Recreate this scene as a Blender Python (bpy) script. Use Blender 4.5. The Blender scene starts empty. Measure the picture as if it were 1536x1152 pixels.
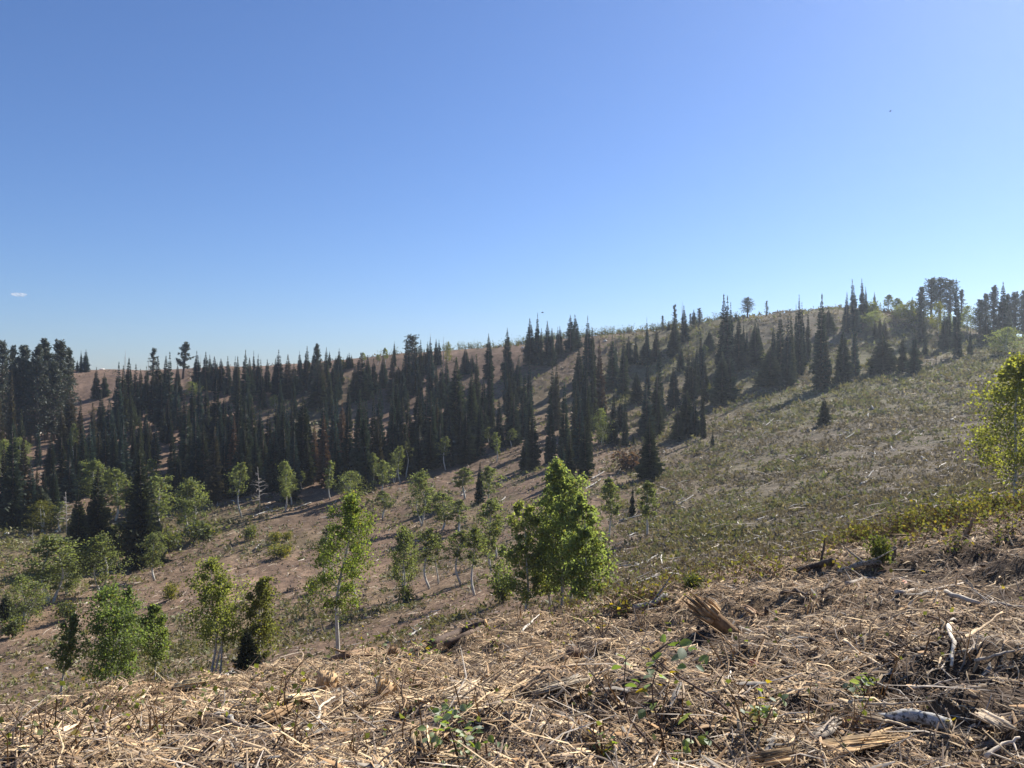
import bpy, math, random
import numpy as np

# ------------------------------------------------------------------ camera, sky, sun, exposure
SC = bpy.context.scene
COL = SC.collection
F = 1180.0            # focal length in photograph pixels (1536 wide)
CX, CY = 768.0, 576.0
cam_d = bpy.data.cameras.new("camera")
cam = bpy.data.objects.new("camera", cam_d)
COL.objects.link(cam)
cam_d.sensor_fit = 'HORIZONTAL'
cam_d.sensor_width = 36.0
cam_d.lens = F / 1536.0 * 36.0
cam_d.clip_start = 0.05
cam_d.clip_end = 12000
cam.location = (0, 0, 0)
cam.rotation_euler = (math.radians(90), 0, 0)
SC.camera = cam

SUN_AZ, SUN_EL = math.radians(46), math.radians(38)     # azimuth to the right of the view
world = bpy.data.worlds.new("World")
SC.world = world
world.use_nodes = True
wn = world.node_tree
wn.nodes.clear()
w_out = wn.nodes.new("ShaderNodeOutputWorld")
w_bg = wn.nodes.new("ShaderNodeBackground")
w_sky = wn.nodes.new("ShaderNodeTexSky")
w_sky.sky_type = 'NISHITA'
w_sky.sun_disc = False
w_sky.sun_elevation = SUN_EL
w_sky.sun_rotation = SUN_AZ
w_sky.altitude = 2400
w_sky.air_density = 1.4
w_sky.dust_density = 2.4
w_sky.ozone_density = 7.0
w_bg.inputs[1].default_value = 0.0575
w_tint = wn.nodes.new("ShaderNodeVectorMath")
w_tint.operation = 'MULTIPLY'
w_tint.inputs[1].default_value = (.95, .985, 1.15)
wn.links.new(w_sky.outputs[0], w_tint.inputs[0])
wn.links.new(w_tint.outputs[0], w_bg.inputs[0])
wn.links.new(w_bg.outputs[0], w_out.inputs[0])

sun_d = bpy.data.lights.new("sun", 'SUN')
sun_d.energy = 5.0
sun_d.angle = math.radians(0.5)
sun_d.color = (1.0, 0.94, 0.85)
sun = bpy.data.objects.new("sun", sun_d)
COL.objects.link(sun)
sun.rotation_euler = (math.pi / 2 - SUN_EL, 0, -SUN_AZ + math.pi)
SC.view_settings.view_transform = 'Standard'
SC.view_settings.look = 'None'
SC.view_settings.exposure = 1.0
SC.view_settings.gamma = 1.0
SC.view_settings.use_curve_mapping = False
SC.cycles.max_bounces = 8
SC.cycles.diffuse_bounces = 5
SC.cycles.transmission_bounces = 6
SC.cycles.transparent_max_bounces = 8
SC.cycles.volume_bounces = 2
SC.cycles.use_denoising = True
try:
    SC.cycles.denoiser = 'OPENIMAGEDENOISE'
    SC.cycles.denoising_prefilter = 'ACCURATE'
except Exception:
    pass

RNG = np.random.default_rng(7)
rnd = random.Random(11)

# ------------------------------------------------------------------ helpers
def noise2(x, y, seed=0):
    """smooth value noise, vectorised, about -1..1"""
    x = np.asarray(x, float); y = np.asarray(y, float)
    xi = np.floor(x).astype(np.int64); yi = np.floor(y).astype(np.int64)
    xf = x - xi; yf = y - yi
    u = xf * xf * xf * (xf * (xf * 6 - 15) + 10); v = yf * yf * yf * (yf * (yf * 6 - 15) + 10)
    def h(a, b):
        n = (a * 374761393 + b * 668265263 + seed * 974711) & 0xFFFFFFFF
        n = ((n ^ (n >> 13)) * 1274126177) & 0xFFFFFFFF
        n = n ^ (n >> 16)
        return (n & 0xFFFF) / 32767.5 - 1.0
    a = h(xi, yi); b = h(xi + 1, yi); c = h(xi, yi + 1); d = h(xi + 1, yi + 1)
    return (a * (1 - u) + b * u) * (1 - v) + (c * (1 - u) + d * u) * v

def fbm(x, y, seed=0, oct=3):
    t = 0; a = 1.0; s = 0
    for i in range(oct):
        t = t + a * noise2(x * 2 ** i + 17.3 * i, y * 2 ** i - 9.1 * i, seed + i); s += a; a *= .5
    return t / s

def smooth01(x, a, b):
    t = np.clip((np.asarray(x, float) - a) / (b - a), 0, 1)
    return t * t * (3 - 2 * t)

class TM:
    """collects triangles with a colour per vertex"""
    def __init__(s): s.V = []; s.F = []; s.C = []; s.n = 0
    def add(s, V, Fc, C=(1, 1, 1)):
        V = np.asarray(V, float).reshape(-1, 3); Fc = np.asarray(Fc, np.int64).reshape(-1, 3)
        C = np.asarray(C, float)
        if C.ndim == 1: C = np.tile(C, (len(V), 1))
        s.V.append(V); s.F.append(Fc + s.n); s.C.append(C); s.n += len(V)
    def mesh(s, name, mat, smooth=False):
        me = bpy.data.meshes.new(name)
        V = np.concatenate(s.V); Fc = np.concatenate(s.F); C = np.concatenate(s.C)
        me.vertices.add(len(V)); me.vertices.foreach_set("co", V.astype(np.float32).ravel())
        me.loops.add(len(Fc) * 3); me.loops.foreach_set("vertex_index", Fc.astype(np.int32).ravel())
        me.polygons.add(len(Fc))
        me.polygons.foreach_set("loop_start", np.arange(0, len(Fc) * 3, 3, dtype=np.int32))
        if smooth: me.polygons.foreach_set("use_smooth", np.ones(len(Fc), bool))
        ca = me.color_attributes.new("Col", 'FLOAT_COLOR', 'POINT')
        ca.data.foreach_set("color", np.concatenate([C, np.ones((len(C), 1))], 1).astype(np.float32).ravel())
        me.update(calc_edges=True); me.validate()
        me.materials.append(mat)
        return me

def tube(tm, pts, rad, n=6, col=(1, 1, 1), cap=True, jit=0.0):
    pts = np.asarray(pts, float); m = len(pts)
    rad = np.broadcast_to(np.asarray(rad, float), (m,))
    tan = np.gradient(pts, axis=0); tan /= np.linalg.norm(tan, axis=1)[:, None] + 1e-9
    ref = np.array([0, 0, 1.0]) if abs(tan[0][2]) < .8 else np.array([1.0, 0, 0])
    V = []
    for i in range(m):
        a = np.cross(tan[i], ref); a /= np.linalg.norm(a) + 1e-9
        b = np.cross(a, tan[i])
        for k in range(n):
            t = 2 * math.pi * k / n
            r = rad[i] * (1 + (rnd.uniform(-jit, jit) if jit else 0))
            V.append(pts[i] + r * (a * math.cos(t) + b * math.sin(t)))
    Fc = []
    for i in range(m - 1):
        for k in range(n):
            p = i * n + k; q = i * n + (k + 1) % n
            Fc += [(p, q, q + n), (p, q + n, p + n)]
    if cap:
        V.append(pts[0]); V.append(pts[-1]); c0 = m * n; c1 = c0 + 1
        for k in range(n):
            Fc.append((c0, (k + 1) % n, k)); Fc.append((c1, (m - 1) * n + k, (m - 1) * n + (k + 1) % n))
    tm.add(V, Fc, col)

def leaves(tm, P, size, up, rngs, cols, flat=0.0):
    """leaf-sized folded rhombs; P (n,3) positions; size (n,), cols (n,3)"""
    n = len(P)
    d = rngs.normal(size=(n, 3)); d[:, 2] *= (1 - flat); d /= np.linalg.norm(d, axis=1)[:, None]
    u = rngs.normal(size=(n, 3)) + np.array([0, 0, up]); s = np.cross(d, u); s /= np.linalg.norm(s, axis=1)[:, None] + 1e-9
    nn = np.cross(s, d)
    size = np.broadcast_to(size, (n,))[:, None]
    a = P - d * size * .5; c = P + d * size * .5
    b = P + s * size * .42 + nn * size * .12; e = P - s * size * .42 + nn * size * .12
    V = np.stack([a, b, c, e], 1).reshape(-1, 3)
    i = np.arange(n)[:, None] * 4
    Fc = np.concatenate([i + np.array([[0, 1, 2]]), i + np.array([[0, 2, 3]])], 0)
    tm.add(V, Fc, np.repeat(cols, 4, 0))

def tag(o, label=None, cat=None, group=None, kind=None):
    if label: o['label'] = label
    if cat: o['category'] = cat
    if group: o['group'] = group
    if kind: o['kind'] = kind
    return o

def obj(name, me, parent=None, loc=None):
    o = bpy.data.objects.new(name, me); COL.objects.link(o)
    if parent is not None: o.parent = parent
    if loc is not None: o.location = loc
    return o

def empty(name, loc):
    o = bpy.data.objects.new(name, None); COL.objects.link(o); o.location = loc
    o.empty_display_size = .2
    return o

ORD = ["", "first", "second", "third", "fourth", "fifth", "sixth", "seventh", "eighth", "ninth", "tenth", "eleventh", "twelfth",
       "thirteenth", "fourteenth", "fifteenth", "sixteenth", "seventeenth", "eighteenth", "nineteenth", "twentieth", "twenty-first",
       "twenty-second", "twenty-third", "twenty-fourth", "twenty-fifth", "twenty-sixth", "twenty-seventh", "twenty-eighth",
       "twenty-ninth", "thirtieth", "thirty-first", "thirty-second", "thirty-third", "thirty-fourth", "thirty-fifth", "thirty-sixth"]

# ------------------------------------------------------------------ materials
def new_mat(name):
    m = bpy.data.materials.new(name); m.use_nodes = True
    nt = m.node_tree; nt.nodes.clear()
    out = nt.nodes.new("ShaderNodeOutputMaterial")
    return m, nt, out

def N(nt, t, **kw):
    n = nt.nodes.new(t)
    for k, v in kw.items(): setattr(n, k, v)
    return n

def leaf_mat(name, trans=0.45, gloss=0.05, tint=(1.5, 1.45, .7), rand=.25):
    """diffuse + translucent foliage; colour comes from the leaf's own colour attribute"""
    m, nt, out = new_mat(name)
    at = N(nt, "ShaderNodeVertexColor", layer_name="Col")
    oi = N(nt, "ShaderNodeObjectInfo")
    mr = N(nt, "ShaderNodeMapRange"); mr.inputs[3].default_value = 1 - rand; mr.inputs[4].default_value = 1 + rand
    nt.links.new(oi.outputs["Random"], mr.inputs[0])
    mul = N(nt, "ShaderNodeVectorMath", operation='SCALE')
    nt.links.new(at.outputs[0], mul.inputs[0]); nt.links.new(mr.outputs[0], mul.inputs["Scale"])
    tr = N(nt, "ShaderNodeVectorMath", operation='MULTIPLY'); tr.inputs[1].default_value = tint
    nt.links.new(mul.outputs[0], tr.inputs[0])
    df = N(nt, "ShaderNodeBsdfDiffuse"); tl = N(nt, "ShaderNodeBsdfTranslucent"); gl = N(nt, "ShaderNodeBsdfGlossy")
    gl.inputs["Roughness"].default_value = .6
    nt.links.new(mul.outputs[0], df.inputs[0]); nt.links.new(tr.outputs[0], tl.inputs[0])
    mx = N(nt, "ShaderNodeMixShader"); mx.inputs[0].default_value = trans
    nt.links.new(df.outputs[0], mx.inputs[1]); nt.links.new(tl.outputs[0], mx.inputs[2])
    mg = N(nt, "ShaderNodeMixShader"); mg.inputs[0].default_value = gloss
    nt.links.new(mx.outputs[0], mg.inputs[1]); nt.links.new(gl.outputs[0], mg.inputs[2])
    nt.links.new(mg.outputs[0], out.inputs[0])
    return m

def wood_mat(name, grain=(8, 8, 40), amt=.45, rough=.85, rand=.15, bump=.3):
    """colour attribute times grain noise"""
    m, nt, out = new_mat(name)
    at = N(nt, "ShaderNodeVertexColor", layer_name="Col")
    tc = N(nt, "ShaderNodeTexCoord")
    mp = N(nt, "ShaderNodeMapping"); mp.inputs["Scale"].default_value = grain
    nz = N(nt, "ShaderNodeTexNoise"); nz.inputs["Scale"].default_value = 1.0; nz.inputs["Detail"].default_value = 5
    nt.links.new(tc.outputs["Object"], mp.inputs[0]); nt.links.new(mp.outputs[0], nz.inputs["Vector"])
    mr = N(nt, "ShaderNodeMapRange"); mr.inputs[1].default_value = .3; mr.inputs[2].default_value = .7
    mr.inputs[3].default_value = 1 - amt; mr.inputs[4].default_value = 1 + amt
    nt.links.new(nz.outputs[0], mr.inputs[0])
    oi = N(nt, "ShaderNodeObjectInfo")
    m2 = N(nt, "ShaderNodeMapRange"); m2.inputs[3].default_value = 1 - rand; m2.inputs[4].default_value = 1 + rand
    nt.links.new(oi.outputs["Random"], m2.inputs[0])
    pr = N(nt, "ShaderNodeMath", operation='MULTIPLY')
    nt.links.new(mr.outputs[0], pr.inputs[0]); nt.links.new(m2.outputs[0], pr.inputs[1])
    mul = N(nt, "ShaderNodeVectorMath", operation='SCALE')
    nt.links.new(at.outputs[0], mul.inputs[0]); nt.links.new(pr.outputs[0], mul.inputs["Scale"])
    bs = N(nt, "ShaderNodeBsdfPrincipled"); bs.inputs["Roughness"].default_value = rough
    bs.inputs["Specular IOR Level"].default_value = .2
    nt.links.new(mul.outputs[0], bs.inputs["Base Color"])
    if bump:
        bp = N(nt, "ShaderNodeBump"); bp.inputs["Strength"].default_value = bump; bp.inputs["Distance"].default_value = .01
        nt.links.new(nz.outputs[0], bp.inputs["Height"]); nt.links.new(bp.outputs[0], bs.inputs["Normal"])
    nt.links.new(bs.outputs[0], out.inputs[0])
    return m

def birch_mat(name, pale=(.55, .53, .47), dark=(.05, .045, .04), scale=(3, 3, 9), cover=.62):
    """pale bark with dark lenticels and scars"""
    m, nt, out = new_mat(name)
    tc = N(nt, "ShaderNodeTexCoord")
    mp = N(nt, "ShaderNodeMapping"); mp.inputs["Scale"].default_value = scale
    nz = N(nt, "ShaderNodeTexNoise"); nz.inputs["Scale"].default_value = 1.6; nz.inputs["Detail"].default_value = 6
    nz.inputs["Roughness"].default_value = .7
    nt.links.new(tc.outputs["Object"], mp.inputs[0]); nt.links.new(mp.outputs[0], nz.inputs["Vector"])
    cr = N(nt, "ShaderNodeValToRGB")
    cr.color_ramp.elements[0].position = cover - .06; cr.color_ramp.elements[0].color = (*pale, 1)
    cr.color_ramp.elements[1].position = cover + .04; cr.color_ramp.elements[1].color = (*dark, 1)
    nt.links.new(nz.outputs[0], cr.inputs[0])
    n2 = N(nt, "ShaderNodeTexNoise"); n2.inputs["Scale"].default_value = 2.2; n2.inputs["Detail"].default_value = 3
    nt.links.new(tc.outputs["Object"], n2.inputs["Vector"])
    mr = N(nt, "ShaderNodeMapRange"); mr.inputs[1].default_value = .3; mr.inputs[2].default_value = .7
    mr.inputs[3].default_value = .7; mr.inputs[4].default_value = 1.15
    nt.links.new(n2.outputs[0], mr.inputs[0])
    at = N(nt, "ShaderNodeVertexColor", layer_name="Col")
    mul = N(nt, "ShaderNodeVectorMath", operation='SCALE')
    nt.links.new(cr.outputs[0], mul.inputs[0]); nt.links.new(mr.outputs[0], mul.inputs["Scale"])
    mu2 = N(nt, "ShaderNodeVectorMath", operation='MULTIPLY')
    nt.links.new(mul.outputs[0], mu2.inputs[0]); nt.links.new(at.outputs[0], mu2.inputs[1])
    bs = N(nt, "ShaderNodeBsdfPrincipled"); bs.inputs["Roughness"].default_value = .8
    bs.inputs["Specular IOR Level"].default_value = .2
    nt.links.new(mu2.outputs[0], bs.inputs["Base Color"]); nt.links.new(bs.outputs[0], out.inputs[0])
    return m

M_NEEDLE = leaf_mat("fir_needles", trans=.24, gloss=.015, tint=(1.4, 1.45, .8), rand=.42)
M_PINE = leaf_mat("pine_needles", trans=.22, gloss=.04, tint=(1.3, 1.3, .8), rand=.2)
M_ASPEN = leaf_mat("aspen_leaves", trans=.58, gloss=.02, tint=(1.75, 1.8, .95), rand=.14)
M_BRUSH = leaf_mat("brush_leaves", trans=.3, gloss=.03, tint=(1.4, 1.4, .8), rand=0)
M_SHRUB = leaf_mat("shrub_leaves", trans=.5, gloss=.02, tint=(1.7, 1.6, .6), rand=0)
M_BARK = wood_mat("dark_bark", grain=(14, 14, 4), amt=.5)
M_ASPEN_BARK = birch_mat("aspen_bark")
M_BIRCH = birch_mat("white_log_bark", pale=(.47, .455, .42), scale=(26, 26, 26), cover=.55)
M_WOOD = wood_mat("split_wood", grain=(30, 30, 30), amt=.35)
M_CHIP = wood_mat("chip_wood", grain=(25, 25, 25), amt=.3, rand=0, bump=0)

def ground_mat():
    m, nt, out = new_mat("ground_soil")
    at = N(nt, "ShaderNodeVertexColor", layer_name="Col")
    tc = N(nt, "ShaderNodeTexCoord")
    def nz(s, d, r=.6):
        n = N(nt, "ShaderNodeTexNoise"); n.inputs["Scale"].default_value = s; n.inputs["Detail"].default_value = d
        n.inputs["Roughness"].default_value = r
        nt.links.new(tc.outputs["Object"], n.inputs["Vector"]); return n
    a = nz(9, 8, .7); b = nz(.9, 7, .65)
    def rng(n, lo, hi, f=.3, t=.7):
        r = N(nt, "ShaderNodeMapRange"); r.inputs[1].default_value = f; r.inputs[2].default_value = t
        r.inputs[3].default_value = lo; r.inputs[4].default_value = hi
        nt.links.new(n.outputs[0], r.inputs[0]); return r
    ra = rng(a, .45, 1.55); rb = rng(b, .6, 1.4)
    pr = N(nt, "ShaderNodeMath", operation='MULTIPLY'); nt.links.new(ra.outputs[0], pr.inputs[0]); nt.links.new(rb.outputs[0], pr.inputs[1])
    mul = N(nt, "ShaderNodeVectorMath", operation='SCALE')
    nt.links.new(at.outputs[0], mul.inputs[0]); nt.links.new(pr.outputs[0], mul.inputs["Scale"])
    bs = N(nt, "ShaderNodeBsdfPrincipled"); bs.inputs["Roughness"].default_value = .95
    bs.inputs["Specular IOR Level"].default_value = .1
    nt.links.new(mul.outputs[0], bs.inputs["Base Color"])
    bp = N(nt, "ShaderNodeBump"); bp.inputs["Strength"].default_value = .8; bp.inputs["Distance"].default_value = .05
    nt.links.new(a.outputs[0], bp.inputs["Height"])
    b2 = N(nt, "ShaderNodeBump"); b2.inputs["Strength"].default_value = .7; b2.inputs["Distance"].default_value = .35
    nt.links.new(b.outputs[0], b2.inputs["Height"]); nt.links.new(bp.outputs[0], b2.inputs["Normal"])
    nt.links.new(b2.outputs[0], bs.inputs["Normal"])
    nt.links.new(bs.outputs[0], out.inputs[0])
    return m
M_GROUND = ground_mat()

# ------------------------------------------------------------------ terrain: a near slope, a swale, a far hillside up to the ridge
PROF = {
 -300: [(4, 1175), (8, 1140), (11, 1130), (17, 1190), (33, 1110), (45, 1030), (60, 950), (78, 890), (95, 830), (120, 740), (150, 660), (200, 560)],
 0:    [(4, 1166), (8, 1112), (11, 1088), (17, 1150), (33, 1068), (45, 1000), (60, 922), (78, 848), (95, 790), (120, 712), (150, 652), (200, 554)],
 200:  [(3.8, 1152), (8, 1076), (11.5, 1035), (18, 1085), (33, 1030), (45, 968), (60, 905), (78, 852), (95, 795), (120, 715), (150, 642), (195, 555)],
 400:  [(3.6, 1152), (8, 1056), (12, 1006), (18, 1040), (33, 1002), (45, 945), (60, 882), (80, 815), (100, 757), (115, 718), (150, 637), (190, 548)],
 600:  [(3.5, 1152), (8, 1033), (13, 973), (19, 1000), (31, 966), (45, 912), (60, 862), (80, 798), (100, 738), (112, 706), (147, 628), (188, 532)],
 800:  [(3.4, 1152), (8, 1005), (13, 930), (19, 945), (30, 914), (45, 858), (60, 808), (80, 745), (100, 700), (140, 616), (180, 513)],
 1000: [(3.3, 1152), (8, 958), (13, 883), (19, 895), (28, 868), (45, 805), (60, 765), (80, 718), (115, 645), (145, 572), (175, 493)],
 1200: [(3.3, 1150), (8, 920), (13, 838), (19, 850), (28, 828), (45, 765), (60, 725), (90, 648), (115, 598), (130, 570), (175, 465)],
 1300: [(3.3, 1149), (8, 900), (12.5, 816), (19, 825), (28, 800), (45, 744), (60, 704), (90, 630), (115, 580), (135, 545), (175, 462)],
 1400: [(3.3, 1148), (8, 880), (12, 792), (18, 800), (28, 775), (45, 722), (60, 682), (90, 610), (115, 563), (138, 528), (165, 478)],
 1536: [(3.3, 1145), (8, 858), (12, 764), (18, 768), (28, 744), (45, 695), (60, 655), (90, 590), (115, 545), (135, 519), (160, 513)],
 1840: [(3.3, 1140), (8, 830), (12, 730), (18, 725), (28, 700), (45, 655), (60, 620), (90, 560), (115, 525), (135, 505), (160, 500)],
}
def pchip(xk, yk, xq):
    xk = np.asarray(xk, float); yk = np.asarray(yk, float)
    h = np.diff(xk); dl = np.diff(yk) / h; n = len(xk)
    d = np.zeros(n); d[0] = dl[0]; d[-1] = dl[-1]
    for i in range(1, n - 1):
        if dl[i - 1] * dl[i] > 0:
            w1 = 2 * h[i] + h[i - 1]; w2 = h[i] + 2 * h[i - 1]
            d[i] = (w1 + w2) / (w1 / dl[i - 1] + w2 / dl[i])
    i = np.clip(np.searchsorted(xk, xq) - 1, 0, n - 2); t = (xq - xk[i]) / h[i]
    return ((2 * t**3 - 3 * t**2 + 1) * yk[i] + (t**3 - 2 * t**2 + t) * h[i] * d[i] + (-2 * t**3 + 3 * t**2) * yk[i + 1] + (t**3 - t**2) * h[i] * d[i + 1])

LD = np.linspace(math.log(.5), math.log(480), 420)      # log depth samples
DD = np.exp(LD)
KP = sorted(PROF)
rows = []
for k in KP:
    p = PROF[k]
    xs = [0.0, 1.5] + [a for a, b in p]; ys = [-1.55, -1.56] + [-(b - CY) / F * a for a, b in p]
    dr, zr = xs[-1], ys[-1]
    xs += [dr + 25, dr + 90, 500]; ys += [zr - 2.5, zr - 18, zr - 60]
    rows.append(pchip(xs, ys, DD))
rows = np.array(rows)
PXS = np.arange(-300, 1841, 20.0)
TAB = np.array([np.interp(PXS, KP, rows[:, j]) for j in range(len(DD))]).T
ker = np.exp(-.5 * (np.arange(-4, 5) / 2.0) ** 2); ker /= ker.sum()
TABp = np.pad(TAB, ((4, 4), (0, 0)), mode='edge')
TAB = sum(ker[i] * TABp[i:i + len(PXS)] for i in range(9))

def base_z(x, y):
    x = np.asarray(x, float); y = np.asarray(y, float)
    yy = np.maximum(y, 3.0)
    px = np.clip(CX + F * x / yy, -300, 1840)
    ld = np.clip(np.log(np.maximum(y, .51)), LD[0], LD[-1] - 1e-6)
    u = (px + 300) / 20; i = np.clip(u.astype(int), 0, len(PXS) - 2); u = u - i
    v = (ld - LD[0]) / (LD[1] - LD[0]); j = np.clip(v.astype(int), 0, len(LD) - 2); v = v - j
    return (TAB[i, j] * (1 - u) * (1 - v) + TAB[i + 1, j] * u * (1 - v) + TAB[i, j + 1] * (1 - u) * v + TAB[i + 1, j + 1] * u * v)

def H(x, y, fine=True):
    x = np.asarray(x, float); y = np.asarray(y, float)
    z = base_z(x, y)
    near = 1 - smooth01(y, 13, 24); far = smooth01(y, 20, 50)
    z = z + near * (.19 * fbm(x / .9, y / .9, 3, 2)) * smooth01(y, 1, 4) + .35 * far * fbm(x / 9, y / 9, 5, 2)
    if fine:
        z = z + near * .075 * fbm(x / .22, y / .22, 9, 2) + far * .16 * fbm(x / 1.6, y / 1.6, 12, 2)
    return z

def at(px, py, dmin=2.0, fine=False):
    """the point of the ground seen through a photograph pixel (first hit beyond dmin)"""
    d = np.exp(np.linspace(math.log(dmin), math.log(260), 1500))
    x = (px - CX) / F * d; zr = -(py - CY) / F * d
    g = zr - H(x, d, fine)
    k = np.where(g < 0)[0]
    if len(k) == 0 or (k[0] == 0 and False):
        i = int(np.argmin(np.where(d > max(dmin, 100), g, 1e9))) if dmin > 14 else int(np.argmin(g))
    else: i = int(k[0])
    return np.array([x[i], d[i], float(H(x[i], d[i], fine))])

def ridge_y(px):
    return float(np.interp(px, [0, 130, 200, 300, 400, 500, 560, 620, 680, 740, 800, 860, 920, 980, 1040, 1100, 1180, 1250, 1300, 1350, 1400, 1460, 1536],
                               [555, 553, 556, 552, 549, 545, 538, 530, 523, 518, 513, 507, 500, 495, 487, 478, 467, 458, 461, 468, 480, 500, 516]))

def world_blob(x, y, px, py, rx, ry, dmin=14):
    p = at(px, py, dmin)
    return np.exp(-(((x - p[0]) / rx) ** 2 + ((y - p[1]) / ry) ** 2))

# how green / how straw-covered the ground is, in world space
def green_mask(x, y):
    px = CX + F * x / np.maximum(y, 3)
    g = smooth01(px, 850, 1060) * smooth01(y, 26, 58) * .75
    g = g + .55 * smooth01(px, 620, 900) * smooth01(y, 95, 130)
    g = g * (.55 + .9 * fbm(x / 14, y / 10, 21, 3))
    g = g + .9 * world_blob(x, y, 30, 800, 12, 11) + .6 * world_blob(x, y, 300, 790, 9, 8) + .5 * world_blob(x, y, 10, 880, 9, 10)
    g = g + .5 * world_blob(x, y, 420, 815, 6, 5) + .7 * world_blob(x, y, 470, 620, 8, 14) + .4 * world_blob(x, y, 300, 960, 8, 8)
    g = g + .55 * smooth01(px, 430, 620) * smooth01(y, 42, 60) * (1 - smooth01(y, 90, 112)) * np.clip(.35 + fbm(x / 2.2, y / 2.2, 23, 3) * 1.6, 0, 1)
    g = g + .35 * smooth01(y, 24, 34) * (1 - smooth01(y, 40, 60)) * np.clip(fbm(x / 3, y / 3, 24, 3) * 2 - .1, 0, 1)
    g = g - .55 * smooth01(y, 138, 160) * smooth01(px, 980, 1120)
    # the brown, dead-brush patch low on the right-hand slope
    g = g - .5 * world_blob(x, y, 1330, 690, 14, 22) - .5 * world_blob(x, y, 1440, 640, 12, 20)
    return np.clip(g, 0, 1)

def straw_mask(x, y):
    px = CX + F * x / np.maximum(y, 3)
    s = (1 - smooth01(y, 13.5, 19)) * (.70 + .55 * fbm(x / 1.6, y / 1.6, 31, 3) + .75 * fbm(x / .38, y / .38, 37, 2)) * (1.1 - .30 * smooth01(px, 800, 1500))
    s = s + .28 * smooth01(y, 24, 36) * (1 - smooth01(y, 55, 95)) * (1 - smooth01(px, 850, 1100)) * (.7 + fbm(x / 3, y / 3, 33, 2))
    for (bx, by, r) in ((880, 1075, .55), (1360, 985, .8), (1040, 965, .7), (1470, 1060, .6), (530, 1085, .4), (850, 1010, .3), (1420, 860, .8), (690, 1010, .6)):
        s = s - .5 * world_blob(x, y, bx, by, r * .7, r * .7, 2.2)
    return np.clip(s, 0, 1)

def build_ground():
    cols = np.linspace(-1.05, 1.05, 560)             # tangent from an apex behind the camera
    AP = 9.0
    r1 = np.exp(np.linspace(math.log(9.5), math.log(30), 230))
    r2 = np.exp(np.linspace(math.log(30), math.log(460), 240))[1:]
    R = np.concatenate([[3.0, 6.0, 8.0], r1, r2])
    T, RR = np.meshgrid(cols, R)
    X = T * RR; Y = RR - AP
    Z = H(X, Y)
    tm = TM()
    g = green_mask(X, Y)[..., None]; s = straw_mask(X, Y)[..., None]
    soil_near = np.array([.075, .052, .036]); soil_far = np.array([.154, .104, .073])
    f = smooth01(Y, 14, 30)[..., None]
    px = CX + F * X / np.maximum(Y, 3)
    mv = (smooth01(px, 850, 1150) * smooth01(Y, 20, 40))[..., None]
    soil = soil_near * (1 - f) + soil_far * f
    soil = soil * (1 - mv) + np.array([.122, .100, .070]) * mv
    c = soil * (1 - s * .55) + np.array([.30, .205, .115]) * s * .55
    c = c * (1 - g * .75) + np.array([.128, .122, .060]) * g * .75
    c = c * (1 + .25 * fbm(X / 5, Y / 5, 41, 3)[..., None])
    # an old track worn down the brown mid slope
    tp = np.array([at(*q, 20)[:2] for q in ((338, 795), (356, 815), (366, 840), (368, 870), (362, 905), (345, 945), (300, 985))])
    dd = np.full(X.shape, 1e9)
    for a_, b_ in zip(tp[:-1], tp[1:]):
        e = b_ - a_; t_ = np.clip(((X - a_[0]) * e[0] + (Y - a_[1]) * e[1]) / (e @ e), 0, 1)
        dd = np.minimum(dd, np.hypot(X - a_[0] - t_ * e[0], Y - a_[1] - t_ * e[1]))
    rut = np.exp(-((dd - .85) / .3) ** 2)[..., None]
    c = c * (1 + .45 * rut); Z = Z - .07 * rut[..., 0]
    n, m = X.shape
    idx = np.arange(n * m).reshape(n, m)
    a = idx[:-1, :-1].ravel(); b = idx[:-1, 1:].ravel(); cc = idx[1:, 1:].ravel(); d = idx[1:, :-1].ravel()
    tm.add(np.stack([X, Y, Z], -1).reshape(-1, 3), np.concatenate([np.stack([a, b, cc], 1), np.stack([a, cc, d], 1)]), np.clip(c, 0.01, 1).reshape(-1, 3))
    tag(obj("ground", tm.mesh("ground", M_GROUND, True)), kind="structure")
build_ground()

# ------------------------------------------------------------------ haze
def build_haze():
    m, nt, out = new_mat("haze")
    v = N(nt, "ShaderNodeVolumePrincipled")
    v.inputs["Color"].default_value = (.78, .88, 1, 1); v.inputs["Density"].default_value = HAZE
    v.inputs["Anisotropy"].default_value = .6
    nt.links.new(v.outputs[0], out.inputs["Volume"])
    x0, x1, y0, y1, z0, z1 = -520, 520, -12, 470, -75, 34
    V = [(x0, y0, z0), (x1, y0, z0), (x1, y1, z0), (x0, y1, z0), (x0, y0, z1), (x1, y0, z1), (x1, y1, z1), (x0, y1, z1)]
    me = bpy.data.meshes.new("haze")
    me.from_pydata(V, [], [(0, 3, 2, 1), (4, 5, 6, 7), (0, 1, 5, 4), (1, 2, 6, 5), (2, 3, 7, 6), (3, 0, 4, 7)])
    me.materials.append(m)
    tag(obj("haze", me), kind="stuff")
HAZE = .0003
build_haze()
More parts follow.
